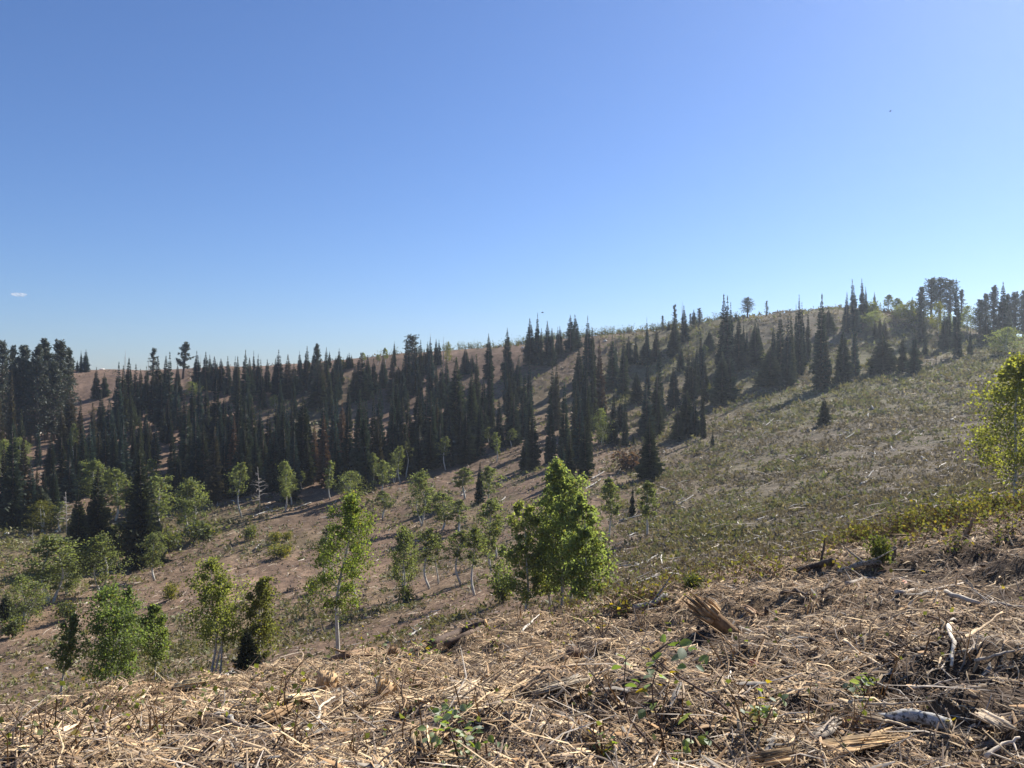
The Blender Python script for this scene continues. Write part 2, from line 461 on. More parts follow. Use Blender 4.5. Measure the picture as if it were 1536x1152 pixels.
# ------------------------------------------------------------------ tree meshes (shared between alike trees)
def fir_meshes(seed, R=1.0, Hh=10.0, col=(.020, .030, .022), tip=(.062, .072, .040), sparse=0.0, rag=.25, bare_top=0.0, skirt=1.0):
    r = random.Random(seed); g = TM(); t = TM()
    tube(t, [(0, 0, -.4), (0, 0, Hh * .5), (r.uniform(-.05, .05), 0, Hh)], [.17, .09, .012], 6, (.10, .075, .06))
    lv = 62
    V = []; Fc = []; C = []
    for i in range(lv):
        u = (i + r.random() * .6) / lv
        h = (.015 + .975 * u) * Hh
        if u > 1 - bare_top and r.random() < .6: continue
        prof = 1.16 * (1 - u) ** .92 * (1.0 if u > .12 else .8 + 1.6 * u * skirt)
        prof *= 1 + rag * math.sin(u * 23 + seed) * .35
        nb = 8 if u < .8 else 5
        a0 = r.uniform(0, 6.28)
        for k in range(nb):
            az = a0 + k * 6.283 / nb + r.uniform(-.35, .35)
            if r.random() < sparse or float(noise2(math.cos(az) * 1.3 + seed, u * 7 + math.sin(az) * 1.3, seed)) < -.7: continue
            L = R * prof * r.uniform(.78, 1.08) + .07
            if r.random() < .06: L *= 1.25
            dr = -.35 + .75 * u + r.uniform(-.2, .2)
            ca, sa = math.cos(az), math.sin(az)
            w = .30 * L + .04
            n0 = len(V)
            A = []
            for q in range(4):
                s = q / 3
                z = h + dr * L * s + .16 * L * s * s
                A.append((ca * L * s, sa * L * s, z))
            V += A
            cc = [np.array(col) * (1 - q / 3) * 1.0 + np.array(tip) * q / 3 for q in range(4)]  # branch ends painted lighter than the inside, imitating sunlit crown edges
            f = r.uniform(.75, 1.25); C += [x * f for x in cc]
            for side in (-1, 1):
                for q in range(3):
                    s = (q + 1.25) / 3.4
                    ww = w * (1.05 - .25 * q) * r.uniform(.6, 1.2) * side
                    V.append((ca * L * s - sa * ww, sa * L * s + ca * ww, h + dr * L * s - .10 * L * r.random() - .05))
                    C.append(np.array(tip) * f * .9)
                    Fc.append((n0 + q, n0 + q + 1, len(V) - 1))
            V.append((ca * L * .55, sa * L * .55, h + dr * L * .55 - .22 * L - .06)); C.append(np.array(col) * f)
            Fc.append((n0, n0 + 3, len(V) - 1)); 
            V.append((ca * L * .9, sa * L * .9, h + dr * L * .9 + .16 * L - .13)); C.append(np.array(tip) * f)
            Fc.append((n0 + 1, n0 + 3, len(V) - 1))
    # leader
    for k in range(5):
        a = k * 1.3 + r.random(); n0 = len(V); z = Hh * (.93 + .017 * k)
        V += [(0, 0, z), (0, 0, z + .35), (.10 * math.cos(a), .10 * math.sin(a), z + .02), (-.10 * math.cos(a), -.10 * math.sin(a), z + .05)]
        C += [np.array(tip)] * 4; Fc += [(n0, n0 + 1, n0 + 2), (n0, n0 + 1, n0 + 3)]
    g.add(V, Fc, np.array(C))
    return t.mesh("fir_trunk", M_BARK, True), g.mesh("fir_crown", M_NEEDLE)

def tufts(g, P, n, size, r, col, squash=.6):
    """needle tufts: spiky triangles around points"""
    P = np.asarray(P)
    m = len(P) * n
    C0 = np.repeat(P, n, 0)
    d = r.normal(size=(m, 3)); d[:, 2] = d[:, 2] * squash + .25; d /= np.linalg.norm(d, axis=1)[:, None]
    s = np.cross(d, r.normal(size=(m, 3))); s /= np.linalg.norm(s, axis=1)[:, None]
    L = size * r.uniform(.6, 1.3, (m, 1))
    b = C0 + r.normal(size=(m, 3)) * size * .35 * np.array([1, 1, .5])
    V = np.stack([b + s * L * .28, b - s * L * .28, b + d * L], 1).reshape(-1, 3)
    f = r.uniform(.7, 1.3, (m, 1)) * np.asarray(col)[None]
    g.add(V, np.arange(m * 3).reshape(-1, 3), np.repeat(f, 3, 0))

def pine_meshes(seed, Hh=10.0, R=2.2, cb=.25, nl=26, flat_top=False, col=(.058, .069, .048), gap=.1, lean=0.0, upsweep=.25, tuft=.5, nt=30):
    r = random.Random(seed); rg = np.random.default_rng(seed); g = TM(); t = TM()
    pts = [(lean * Hh * q + r.uniform(-.06, .06) * (q > 0), r.uniform(-.06, .06) * (q > 0), Hh * q - (.4 if q == 0 else 0)) for q in (0, .25, .5, .75, 1)]
    tube(t, pts, [.26, .21, .15, .09, .03], 7, (.12, .095, .075))
    for i in range(nl):
        u = (i + r.random()) / nl
        if r.random() < gap: continue
        tt = cb + (1 - cb) * u; h = tt * Hh
        e = (math.sin(min(1, u * 1.5 + .35) * math.pi / 2)) * ((1 - u) ** (.28 if flat_top else .55)) if u < .999 else .2
        L = R * max(.22, e) * r.uniform(.6, 1.1); az = r.uniform(0, 6.28) if i % 2 else (i * 2.4)
        up = upsweep * r.uniform(.2, 1.6) + (u - .5) * .5
        ca, sa = math.cos(az), math.sin(az); x0 = lean * h
        p = [(x0, 0, h - .1), (x0 + ca * L * .5, sa * L * .5, h + up * L * .35), (x0 + ca * L, sa * L, h + up * L)]
        tube(t, p, [.06, .04, .02], 4, (.12, .095, .075), cap=False)
        P = []
        for q in range(9):
            s = .18 + .82 * (q + r.random()) / 9
            sp = .28 * L * (1.2 - abs(s - .65))
            P.append((x0 + ca * L * s + r.uniform(-sp, sp), sa * L * s + r.uniform(-sp, sp), h + up * L * s * s + .08 + r.uniform(-.24, .24)))
        tufts(g, P, nt // 5 + 3, tuft * .78, rg, np.array(col) * r.uniform(.75, 1.25))
    P = [(lean * Hh + r.uniform(-.25, .25), r.uniform(-.25, .25), Hh - r.uniform(0, .6)) for q in range(5)]
    tufts(g, P, 8, tuft, rg, col)
    return t.mesh("pine_trunk", M_BARK, True), g.mesh("pine_crown", M_PINE)

def snag_mesh(seed, Hh=8.0, nb=16, col=(.33, .30, .26), L0=.9, r0=.13, lean=.02):
    r = random.Random(seed); t = TM()
    tube(t, [(0, 0, -.4), (lean * Hh * .4, 0, Hh * .45), (lean * Hh, .05, Hh)], [r0, r0 * .65, .015], 6, col)
    for i in range(nb):
        u = .25 + .72 * r.random(); h = u * Hh; az = r.uniform(0, 6.28); L = L0 * (1.15 - u) * r.uniform(.5, 1.4)
        x0 = lean * h
        e = (x0 + math.cos(az) * L, math.sin(az) * L, h + L * r.uniform(-.1, .6))
        mid = (x0 + math.cos(az) * L * .5, math.sin(az) * L * .5, h + L * r.uniform(.0, .3))
        tube(t, [(x0, 0, h), mid, e], [.035, .022, .008], 4, col, cap=False)
        if r.random() < .7:
            a2 = az + r.choice((-.7, .7))
            tube(t, [mid, (mid[0] + math.cos(a2) * L * .5, mid[1] + math.sin(a2) * L * .5, mid[2] + L * .3)], [.018, .006], 3, col, cap=False)
    return t.mesh("snag_trunk", M_WOOD, True)

def aspen_meshes(seed, Hh=6.0, W=1.2, cb=.3, nl=2500, leaf=.13, lean=(0, 0), stems=1, nlimb=18, peak=.45, col=(.130, .150, .062), autumn=0.0, r0=.0155, ragged=.25, clumps=60, spread=.5, bow=.06):
    """pale trunks with rising limbs; leaves gathered in clumps round the limbs' outer halves"""
    r = random.Random(seed); rg = np.random.default_rng(seed); t = TM(); g = TM()
    CL = []; SG = []
    for s in range(stems):
        hs = Hh * (1 if s == 0 else r.uniform(.72, .95)); bx = 0 if s == 0 else r.uniform(-.22, .22) * W; by = 0 if s == 0 else r.uniform(-.2, .2) * W
        tx = lean[0] * hs + (0 if s == 0 else bx * 3 + r.choice((-1, 1)) * W * .3); ty = lean[1] * hs
        ph = r.uniform(0, 6); bw = bow * hs * r.uniform(.4, 1) * r.choice((-1, 1))
        def path(q, bx=bx, by=by, tx=tx, ty=ty, bw=bw, ph=ph, hs=hs):
            return np.array([bx + tx * q + bw * math.sin(q * math.pi * 1.2) * (1 - q * .3) + .012 * hs * math.sin(9 * q + ph), by + ty * q + .012 * hs * math.cos(7 * q + ph), hs * q])
        if s == 0: stem0 = path
        qs = np.linspace(0, 1, 14)
        P = np.array([path(q) for q in qs]); P[0, 2] = -.3
        R = Hh * r0 * (1 - qs * .82) * (1 if s == 0 else .75); R[0] *= 1.12
        tube(t, P, R, 8, (1, 1, 1), jit=.05)
        for i in range(nlimb):
            u = (i + r.random()) / nlimb; q = cb + (.97 - cb) * u * .98
            b = path(q)
            env = ((u + .06) ** peak) * ((1.02 - u) ** .62) * 1.75
            L = W * env * r.uniform(1 - ragged * 1.6, 1 + ragged * .5) * (1 if stems == 1 else .8); az = i * 2.4 + r.uniform(-.6, .6)
            up = r.uniform(.25, 1.0)
            e = b + np.array([math.cos(az) * L, math.sin(az) * L, up * L])
            mid = b + np.array([math.cos(az) * L * .5, math.sin(az) * L * .5, up * L * .38 + .03])
            rb = Hh * r0 * (1 - q * .8) * .36
            tube(t, [b, mid, e], [rb, rb * .6, rb * .2], 5, (.95, .93, .9), cap=False)
            CL.append(e); SG.append(L); CL.append(mid * .35 + e * .65); SG.append(L)
            for k in range(2):
                a2 = az + r.uniform(-1, 1); l2 = L * r.uniform(.3, .6)
                e2 = mid + np.array([math.cos(a2) * l2, math.sin(a2) * l2, l2 * r.uniform(.0, .8)])
                tube(t, [mid, e2], [rb * .45, rb * .12], 3, (.9, .88, .85), cap=False); CL.append(e2); SG.append(L * .8)
            if r.random() < .3:      # a low dead twig
                qd = r.uniform(.12, cb) if cb > .15 else .15; bd = path(qd); a3 = r.uniform(0, 6.28); l3 = W * r.uniform(.2, .5)
                tube(t, [bd, bd + np.array([math.cos(a3) * l3, math.sin(a3) * l3, l3 * .5])], [rb * .35, rb * .08], 3, (.6, .56, .5), cap=False)
        CL.append(path(.97)); SG.append(W * .5); CL.append(path(1.0)); SG.append(W * .4)
    CL = np.array(CL); SG = np.array(SG)
    n1 = int(nl * .55)
    k = rg.integers(0, len(CL), n1); sg = np.clip(SG[k] * .30, .10 * W, .45 * W)[:, None] * spread * 2
    P = CL[k] + rg.normal(size=(n1, 3)) * sg * np.array([.7, .7, .6])
    cl = rg.uniform(.72, 1.3, len(CL))[k] * rg.uniform(.75, 1.25, n1)
    # the rest fill an uneven envelope round the main stem
    n2 = nl - n1; u = rg.random(n2) ** .85; az = rg.uniform(0, 6.283, n2)
    env = ((u + .06) ** peak) * ((1.03 - u) ** .62) * 1.75
    lump = .78 + .42 * noise2(az * 1.4, u * 5, seed) * (1 + ragged)
    rr = W * .92 * env * lump * np.sqrt(rg.random(n2)) * (1.35 if stems > 1 else 1.0)
    q = cb + (1.0 - cb) * u
    bx = np.array([stem0(v) for v in q])
    P2 = bx + np.stack([np.cos(az) * rr, np.sin(az) * rr, .35 * rr - .1 * W + rg.normal(size=n2) * .12 * W], 1)
    keep = noise2(P2[:, 0] * 2.6 / W + 3, P2[:, 2] * 2.6 / W + P2[:, 1] * 1.7 / W, seed + 5) > -.35
    P2 = P2[keep]; P = np.concatenate([P, P2]); cl = np.concatenate([cl, rg.uniform(.7, 1.3, len(P2))]); nl = len(P)
    C = np.array(col)[None] * cl[:, None]
    y = (rg.random(nl) < .10 + autumn) * rg.uniform(.2, 1, nl)
    C = C * (1 - y[:, None]) + np.array([.15, .125, .02])[None] * y[:, None]
    leaves(g, P, leaf * rg.uniform(.7, 1.25, nl), .5, rg, C)
    return t.mesh("aspen_trunk", M_ASPEN_BARK, True), g.mesh("aspen_crown", M_ASPEN)

TINTS = [((.018, .029, .024), (.052, .068, .048)), ((.017, .029, .029), (.044, .066, .060)), ((.024, .030, .020), (.068, .074, .042)), ((.016, .026, .022), (.046, .060, .042))]  # inner colour, then the brighter branch-end colour that stands in for lit edges
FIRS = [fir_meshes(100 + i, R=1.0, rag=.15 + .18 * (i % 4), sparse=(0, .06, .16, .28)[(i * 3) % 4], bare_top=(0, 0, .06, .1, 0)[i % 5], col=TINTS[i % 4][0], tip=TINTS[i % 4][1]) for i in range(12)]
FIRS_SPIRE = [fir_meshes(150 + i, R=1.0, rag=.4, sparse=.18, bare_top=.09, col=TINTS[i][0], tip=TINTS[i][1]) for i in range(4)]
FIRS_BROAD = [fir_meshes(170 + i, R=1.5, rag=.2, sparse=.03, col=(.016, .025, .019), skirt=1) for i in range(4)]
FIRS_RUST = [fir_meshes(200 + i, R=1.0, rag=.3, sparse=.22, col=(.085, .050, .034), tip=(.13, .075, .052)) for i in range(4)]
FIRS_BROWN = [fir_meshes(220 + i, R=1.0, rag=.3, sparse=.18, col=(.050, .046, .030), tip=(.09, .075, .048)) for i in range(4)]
PINES = [pine_meshes(300 + i, nl=130, R=2.1, cb=.08, gap=.12, tuft=.30, nt=24, upsweep=.4) for i in range(4)]
PINES_FLAT = [pine_meshes(320 + i, nl=95, R=2.3, cb=.28, flat_top=True, gap=.14, tuft=.30, nt=24, upsweep=.5) for i in range(4)]
PINES_THIN = [pine_meshes(340 + i, nl=55, R=1.3, cb=.12, gap=.25, tuft=.28, nt=22, upsweep=.4) for i in range(3)]
SNAGS = [snag_mesh(400 + i) for i in range(4)]

HALF = {'f': 1.0, 's': 1.0, 'b': 1.5, 'r': 1.0, 'n': 1.0, 'p': 2.1, 'q': 2.3, 't': 1.3}
POOL = {'f': FIRS, 's': FIRS_SPIRE, 'b': FIRS_BROAD, 'r': FIRS_RUST, 'n': FIRS_BROWN, 'p': PINES, 'q': PINES_FLAT, 't': PINES_THIN}

# traced conifers: kind, x, top, base, width in photograph pixels (f fir, s bare-spired fir, b broad fir, r rust-red dead fir,
# n brownish fir, p layered pine, q flat-topped pine, t thin ragged pine, d bare snag)
CON = """
p 5 508 655 40;p 18 517 650 26;p 35 516 662 50;p 55 514 668 40;p 69 505 660 46;p 88 508 655 50;p 101 520 648 28;p 44 540 665 40;p 80 540 662 44;p 24 545 668 36
f 109 538 556 5;f 116 541 557 6;s 122 527 558 7;s 128 525 558 11;s 144 553 598 15;f 157 562 596 15;n 17 560 692 15;n 2 585 705 13;n 104 588 685 26;n 94 610 690 22;n 120 600 675 13
f 175 547 652 22;f 185 552 648 18;d 187 525 580 14;f 192 540 632 18;f 203 548 628 18;f 212 555 612 16;f 220 552 614 14;d 223 533 570 8;t 230 522 600 22;f 238 538 612 22;f 248 536 622 18;s 254 532 640 16;b 196 590 640 26;f 229 560 625 22;f 242 560 640 22
f 266 549 602 13;s 296 528 582 14;d 301 532 572 6;s 308 530 586 15;s 315 534 577 10;f 321 537 582 16;f 326 545 580 9;f 332 540 587 17;s 342 537 592 12;s 353 537 602 12;f 356 536 612 14;s 367 527 622 18;f 374 539 602 15
f 265 575 645 18;n 278 592 692 18;r 252 600 655 16;f 290 575 665 18;f 300 570 667 18;f 310 572 672 18;f 323 573 682 20;f 335 590 692 18;f 345 588 694 18;s 357 573 684 18;f 368 598 694 18;f 294 618 702 18
f 219 630 692 17;n 225 635 692 14;f 206 642 702 11;f 200 646 707 11;f 233 638 697 16;f 245 614 662 16;f 253 600 664 16;s 277 608 748 24;s 294 618 752 24;f 286 640 750 22;f 262 668 762 24;f 270 690 762 20;r 287 690 748 16;f 305 640 750 22;n 320 643 754 26;r 348 628 742 24;f 336 640 744 20;f 369 637 742 22;f 358 650 745 22
b 213 678 848 50;b 147 704 852 46;b 118 738 856 44;f 20 640 792 28;n 35 655 784 20;f 46 688 782 22;f 57 700 775 10;f 65 705 772 12;f 80 698 772 20;f 104 688 752 26;f 95 650 742 20;f 112 668 747 20;f 125 640 742 20;f 135 638 724 20;f 148 650 720 18;f 158 638 724 20;f 170 638 730 22;f 185 634 722 22;f 8 668 790 20;b 62 730 788 38;f 76 655 730 18;f 164 600 680 20;n 140 605 690 16;f 152 590 660 16
s 381 528 592 9;s 386 533 592 9;s 393 542 612 13;s 401 541 588 13;f 413 539 582 11;s 418 527 592 18;n 431 534 598 20;f 441 546 592 14;s 448 535 587 12;s 452 528 572 9;s 460 522 582 14;p 477 515 592 20;f 470 529 585 14;n 481 540 602 18;s 489 523 578 11;s 494 528 552 8;s 504 535 557 11;s 508 524 562 9;f 512 545 577 10;f 515 537 553 5;s 520 532 553 6;s 524 530 553 6;s 528 533 552 6
b 478 555 612 30;f 500 547 602 22;f 507 550 600 14;f 533 548 604 22;s 541 532 602 24;f 551 535 597 18;f 391 605 694 16;f 402 620 704 18;f 415 604 704 18;f 424 600 704 16;s 431 608 694 12;s 438 605 690 12;b 455 596 724 34;s 484 604 704 24;f 500 602 704 20;r 513 604 694 18;s 521 618 728 24;f 537 588 728 24;f 550 604 724 20;f 380 600 714 20;f 370 604 720 20;r 486 625 730 24;r 472 640 722 18;f 395 650 730 24;f 412 640 736 24;f 428 644 736 24;f 440 650 740 22;f 462 655 728 22;f 505 640 734 20;f 384 650 736 24;f 402 660 738 22
s 591 513 550 7;q 618 502 578 24;s 611 512 592 15;s 623 515 592 13;s 630 512 577 11;s 641 515 562 9;f 637 525 562 13;s 646 508 572 11;s 655 510 548 9;d 644 500 560 6;s 659 511 548 9;d 665 505 548 9;b 615 545 580 32;f 561 540 592 16;f 575 535 582 16;n 588 534 602 20;b 598 552 584 24;b 600 562 604 24;f 698 522 562 18;f 708 534 560 14;f 716 534 622 16;s 733 503 568 14;f 734 520 642 16
s 646 545 602 11;s 655 545 602 11;f 662 548 612 15;s 669 539 592 13;b 684 540 664 34;b 706 558 672 30;f 724 570 664 18;f 670 594 668 16;f 633 564 654 14;f 622 584 694 22;f 640 580 694 20;f 648 590 694 20;n 656 600 684 16;f 606 600 704 18;f 590 590 704 20;f 595 568 684 18;f 575 584 704 20;f 560 600 724 20;f 549 604 738 20;n 568 628 724 20;n 586 620 696 18;r 617 628 690 22;f 630 640 708 20;f 645 640 704 20;f 660 640 698 20;f 690 600 694 18;f 700 618 694 24;f 720 600 684 20;f 676 620 700 20;f 608 640 712 20
s 761 494 568 16;f 796 480 548 18;s 805 472 548 13;s 811 494 548 11;s 822 484 548 16;f 827 494 548 11;s 836 492 528 7;s 840 491 537 12;s 856 474 528 16;s 865 473 522 13;s 882 476 564 14;f 889 493 564 10
s 775 536 604 18;f 769 545 614 14;f 793 540 628 14;s 829 549 644 16;n 834 548 644 14;b 870 525 594 20;f 876 530 644 16;s 890 519 644 16;r 900 514 636 18;f 880 560 654 20;f 866 570 654 18;f 862 590 694 16;f 749 598 672 14;s 770 594 668 22;s 785 598 658 16;s 800 618 704 20;b 787 660 704 18;f 826 600 694 18;s 843 660 717 12;s 853 650 722 16;s 878 634 718 20;f 905 600 664 16;f 868 600 694 18;f 765 560 650 18;f 782 560 655 18
s 919 504 584 18;f 924 512 572 8;s 935 504 594 16;f 943 505 547 15;s 954 508 547 9;s 971 478 548 9;b 968 512 547 24;n 984 493 543 12;s 989 514 624 16;f 971 540 602 12;t 1013 456 517 14;d 1022 452 502 5;s 1027 460 513 14;b 1012 480 533 18;t 1035 470 488 9;f 1041 465 487 9;t 1049 462 488 13;t 994 473 496 8;f 1003 482 496 6;b 1064 497 527 16;f 1021 520 557 11;s 1011 544 612 14;s 1033 527 604 16;s 1039 529 604 16;s 1045 517 594 11;s 1053 499 584 11;f 1058 537 604 12;s 1087 446 564 24;s 1091 447 564 20;s 1095 457 544 12;b 1083 530 606 32;f 1095 540 604 20
b 955 560 604 22;f 930 550 594 12;s 983 560 644 22;f 920 590 667 16;f 931 600 647 16;s 970 580 654 20;f 988 590 654 14;b 975 630 720 30;b 1030 588 654 34;f 1042 600 654 20;s 1055 574 657 10;f 1007 570 607 12;f 949 650 667 5;f 1069 648 670 6;f 1017 610 660 20
f 1108 479 554 22;s 1115 482 547 8;s 1119 494 547 10;b 1133 486 548 24;f 1138 484 530 8;q 1121 446 477 18;s 1104 468 482 5;t 1150 451 474 9;s 1161 489 542 10;s 1172 469 568 20;s 1181 477 578 12;s 1188 473 573 14;s 1200 446 563 14;s 1195 459 552 10;s 1204 457 552 10;s 1211 467 542 10;s 1230 446 584 24;n 1238 500 584 12;f 1269 440 498 14;b 1155 522 578 36;f 1180 540 580 20;b 1243 466 498 18;s 1283 420 498 12;s 1294 419 484 12;s 1299 432 484 8;b 1266 496 574 24;f 1283 484 568 16;n 1313 482 508 9;n 1320 476 508 9;n 1327 480 508 12
b 1325 500 558 40;s 1354 504 558 12;f 1371 499 560 19;s 1312 436 464 7;f 1368 440 470 7;p 1382 429 504 20;q 1397 416 482 26;q 1410 414 482 28;q 1425 414 482 26;t 1442 416 474 18;s 1436 421 536 14;f 1417 468 524 12;f 1422 464 522 16;f 1383 470 514 12;s 1388 500 534 7;p 1469 448 502 18;p 1478 440 504 14;p 1490 427 512 16;f 1503 426 514 18;f 1515 466 514 10;p 1522 432 502 20;p 1535 430 504 18;f 1480 474 517 16;f 1455 496 533 8;p 1512 440 506 16
f 1237 597 637 17;f 948 728 776 9;f 720 695 755 16;b 372 940 1014 40;b 8 892 932 26;f 436 712 752 24;f 640 722 770 10
"""
SPECIAL = {
 (1237, 597): "small lone dark fir standing by itself on the shrubby right slope",
 (948, 728): "tiny fir sapling between two thin aspens below the right slope",
 (720, 695): "dark fir half hidden behind pale leafy aspens at mid slope",
 (372, 940): "dark low fir growing at the foot of the bushy aspen",
 (8, 892): "dark small fir at left edge beside the low green aspen",
 (213, 678): "largest dark fir standing forward in left valley beside twin-stemmed aspen",
 (147, 704): "taller of the two dark firs joined at left valley floor",
 (118, 738): "shorter of the two dark firs joined at left valley floor",
 (62, 730): "squat dark fir with a dead pinkish top at the left",
 (975, 630): "dark fir standing lowest of the stand, right beside a reddish bush",
 (733, 503): "fir with a bare needle-thin dead spire on the skyline",
 (1087, 446): "tall fir, left point of the twin-tipped pair on the skyline",
 (1091, 447): "tall fir, right point of the twin-tipped pair on the skyline",
 (477, 515): "pine with a bent tufted top standing above the skyline firs",
 (618, 502): "pine with a tufted round top above a dark skyline clump",
 (1121, 446): "lone stubby pine on the bare skyline right of twin-tipped firs",
 (1325, 500): "broad bushy dark fir, widest on the upper right slope",
 (1283, 420): "left one of two tall thin firs spiking from right ridge",
 (1294, 419): "right one of two tall thin firs spiking from right ridge",
 (1436, 421): "tall column fir in front of the flat-topped pine group",
 (455, 596): "broad pointed fir beside the yellow-green clearing in the stand",
 (684, 540): "very broad dark fir, left of a close pair in mid stand",
 (706, 558): "very broad dark fir, right of a close pair in mid stand",
 (348, 628): "rust-red dying fir at the front of the left stand",
 (1155, 522): "broad-skirted dark fir casting a long shadow on green right slope",
 (1030, 588): "wide dark fir at the right corner of the stand's foot",
 (230, 522): "scraggly half-bare pine leaning on the left skyline",
 (187, 525): "bare forked dead snag on the left skyline",
 (1022, 452): "thin bare dead pole on the skyline beside a ragged pine",
 (665, 505): "short dead snag on the skyline beside yellow leaves",
 (644, 500): "thin dead spike rising behind skyline firs at centre",
 (223, 533): "thin dead pole left of the scraggly half-bare pine",
 (301, 532): "thin dead pole right of the twisted skyline pine",
}
ZONES = [(112, "beside the far-left pines"), (278, "left of the twisted skyline pine"), (477, "between twisted pine and bent-topped pine"),
         (618, "between bent-topped and round-topped pines"), (733, "left of the needle-spired fir"), (905, "right of the needle-spired fir"),
         (1086, "left of the twin-tipped firs"), (1240, "right of the twin-tipped firs"), (1376, "left of the flat-topped pines"), (1600, "beside the flat-topped pines")]

def build_conifers():
    recs = []
    for ln in CON.strip().split("\n"):
        for it in ln.split(";"):
            k, x, t, b, w = it.split(); recs.append([k, float(x), float(t), float(b), float(w)])
    cnt = {}
    keyed = {}
    for r in recs:
        k, x, t, b, w = r
        ry = ridge_y(x)
        row = "on the skyline" if t < ry - 8 and b < ry + 110 else "on upper slope" if b < ry + 75 else "on middle slope" if b < ry + 140 else "at stand's foot"
        zone = next(z for lim, z in ZONES if x <= lim)
        kind = {'f': 'dark fir', 's': 'dark fir', 'b': 'broad fir', 'r': 'rust-red fir', 'n': 'brownish fir', 'p': 'layered pine', 'q': 'flat-topped pine', 't': 'ragged pine', 'd': 'bare snag'}[k]
        r += [row, zone, kind]
        if (x, t) not in SPECIAL: keyed.setdefault((row, zone, kind), []).append(r)
    lab = {}
    for (row, zone, kind), L in keyed.items():
        L.sort(key=lambda r: r[1])
        for i, r in enumerate(L):
            o = ORD[i + 1] if len(L) > 1 else None
            lab[id(r)] = (f"{o} {kind} from left {row} {zone}" if o else f"the only {kind} {row} {zone}")
    for i, r in enumerate(recs):
        k, x, t, b, w, row, zone, kind = r
        p = at(x, b, 15)
        h = (b - t) / F * p[1]
        label = SPECIAL.get((x, t)) or lab[id(r)]
        if k == 'd':
            root = obj("snag", SNAGS[i % 4], None, p); cat = "dead tree"; group = "dead trees on the hillside"
            root.scale = (h / 8 * 1.0, h / 8, h / 8)
        else:
            tr, cr = POOL[k][i % len(POOL[k])]
            nm, cat, group = (("pine_tree", "pine tree", "pines along the ridge") if k in 'pqt' else ("fir_tree", "fir tree", "firs covering the hillside"))
            root = empty(nm, p)
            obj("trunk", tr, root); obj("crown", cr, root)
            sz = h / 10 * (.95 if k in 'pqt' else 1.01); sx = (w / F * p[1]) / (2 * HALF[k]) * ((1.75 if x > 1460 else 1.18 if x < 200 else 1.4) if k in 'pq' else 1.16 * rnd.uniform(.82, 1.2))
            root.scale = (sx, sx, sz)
        ln = .06 if rnd.random() < .2 else .02
        root.rotation_euler = (rnd.uniform(-ln, ln), rnd.uniform(-ln, ln), rnd.uniform(0, 6.28))
        tag(root, label, cat, group)
    # the twisted lone pine on the skyline
    tr, cr = pine_meshes(371, Hh=6.5, R=2.0, cb=.3, nl=22, gap=.05, lean=.10, upsweep=.35, tuft=.42, nt=34)
    p = at(274, 568, 15); s = ((568 - 516) / F * p[1]) / 6.5
    root = empty("pine_tree", p); root.scale = (s, s, s); obj("trunk", tr, root); obj("crown", cr, root)
    tag(root, "lone twisted pine with ragged tiers, leaning on the left skyline", "pine tree", "pines along the ridge")
build_conifers()

def fir_thicket():
    rg = np.random.default_rng(61); tm = TM()
    src = []
    for q in (0, 1, 2, 5, 6, 7):
        me = FIRS[q][1]; n = len(me.vertices)
        v = np.zeros(n * 3, np.float32); me.vertices.foreach_get("co", v)
        f = np.zeros(len(me.polygons) * 3, np.int32); me.loops.foreach_get("vertex_index", f)
        c = np.zeros(n * 4, np.float32); me.color_attributes["Col"].data.foreach_get("color", c)
        src.append((v.reshape(-1, 3).astype(float), f.reshape(-1, 3), c.reshape(-1, 4)[:, :3].astype(float)))
    ex = [0, 150, 300, 450, 600, 700, 780, 880, 960]; ey = [780, 742, 746, 732, 714, 692, 690, 700, 680]
    gaps = ((225, 635, 34, 34), (125, 665, 46, 28), (470, 645, 26, 36), (150, 585, 40, 34), (60, 672, 50, 22))
    k = 0
    while k < 72:
        x = rg.uniform(20, 940) if k < 52 else rg.uniform(200, 620)
        y = rg.uniform(ridge_y(x) + (75 if x > 300 else 85), np.interp(x, ex, ey) - 6)
        if any(((x - a) / c) ** 2 + ((y - b) / d) ** 2 < 1 for a, b, c, d in gaps) or (x > 700 and rg.random() < .6): continue
        p = at(x, y, 15); h = rg.uniform(6.0, 10.0); w = h * rg.uniform(.13, .19)
        V, Fc, C = src[k % 6]; a = rg.uniform(0, 6.28)
        Q = np.stack([(V[:, 0] * math.cos(a) - V[:, 1] * math.sin(a)) * w / 2 * 1.1, (V[:, 0] * math.sin(a) + V[:, 1] * math.cos(a)) * w / 2 * 1.1, V[:, 2] * h / 10], 1) + p
        tm.add(Q, Fc, C * rg.uniform(.75, 1.3)); k += 1
    tag(obj("fir_thicket", tm.mesh("fir_thicket", M_NEEDLE)), kind="stuff")
fir_thicket()

# traced aspens: mesh key, x, top, base, width, label
AV = {
 'a': aspen_meshes(501, W=1.15, cb=.28, nl=3380, leaf=.15), 'b': aspen_meshes(502, W=.95, cb=.36, nl=2860, leaf=.15, nlimb=16),
 'c': aspen_meshes(503, W=1.4, cb=.18, nl=4160, leaf=.15, stems=2, nlimb=14), 'd': aspen_meshes(504, W=1.0, cb=.42, nl=2340, leaf=.15, nlimb=13, ragged=.4, bow=.09),
 'e': aspen_meshes(505, W=.85, cb=.30, nl=2210, leaf=.15, nlimb=13, ragged=.45), 'g': aspen_meshes(506, W=1.6, cb=.06, nl=3900, leaf=.16, stems=3, nlimb=10, peak=.3),
 'y': aspen_meshes(507, W=1.6, cb=.05, nl=3380, leaf=.16, stems=3, nlimb=9, peak=.3, col=(.10, .105, .022), autumn=.2),
 'n': aspen_meshes(508, W=.9, cb=.45, nl=1300, leaf=.15, nlimb=12, ragged=.5, col=(.07, .075, .035)),
}
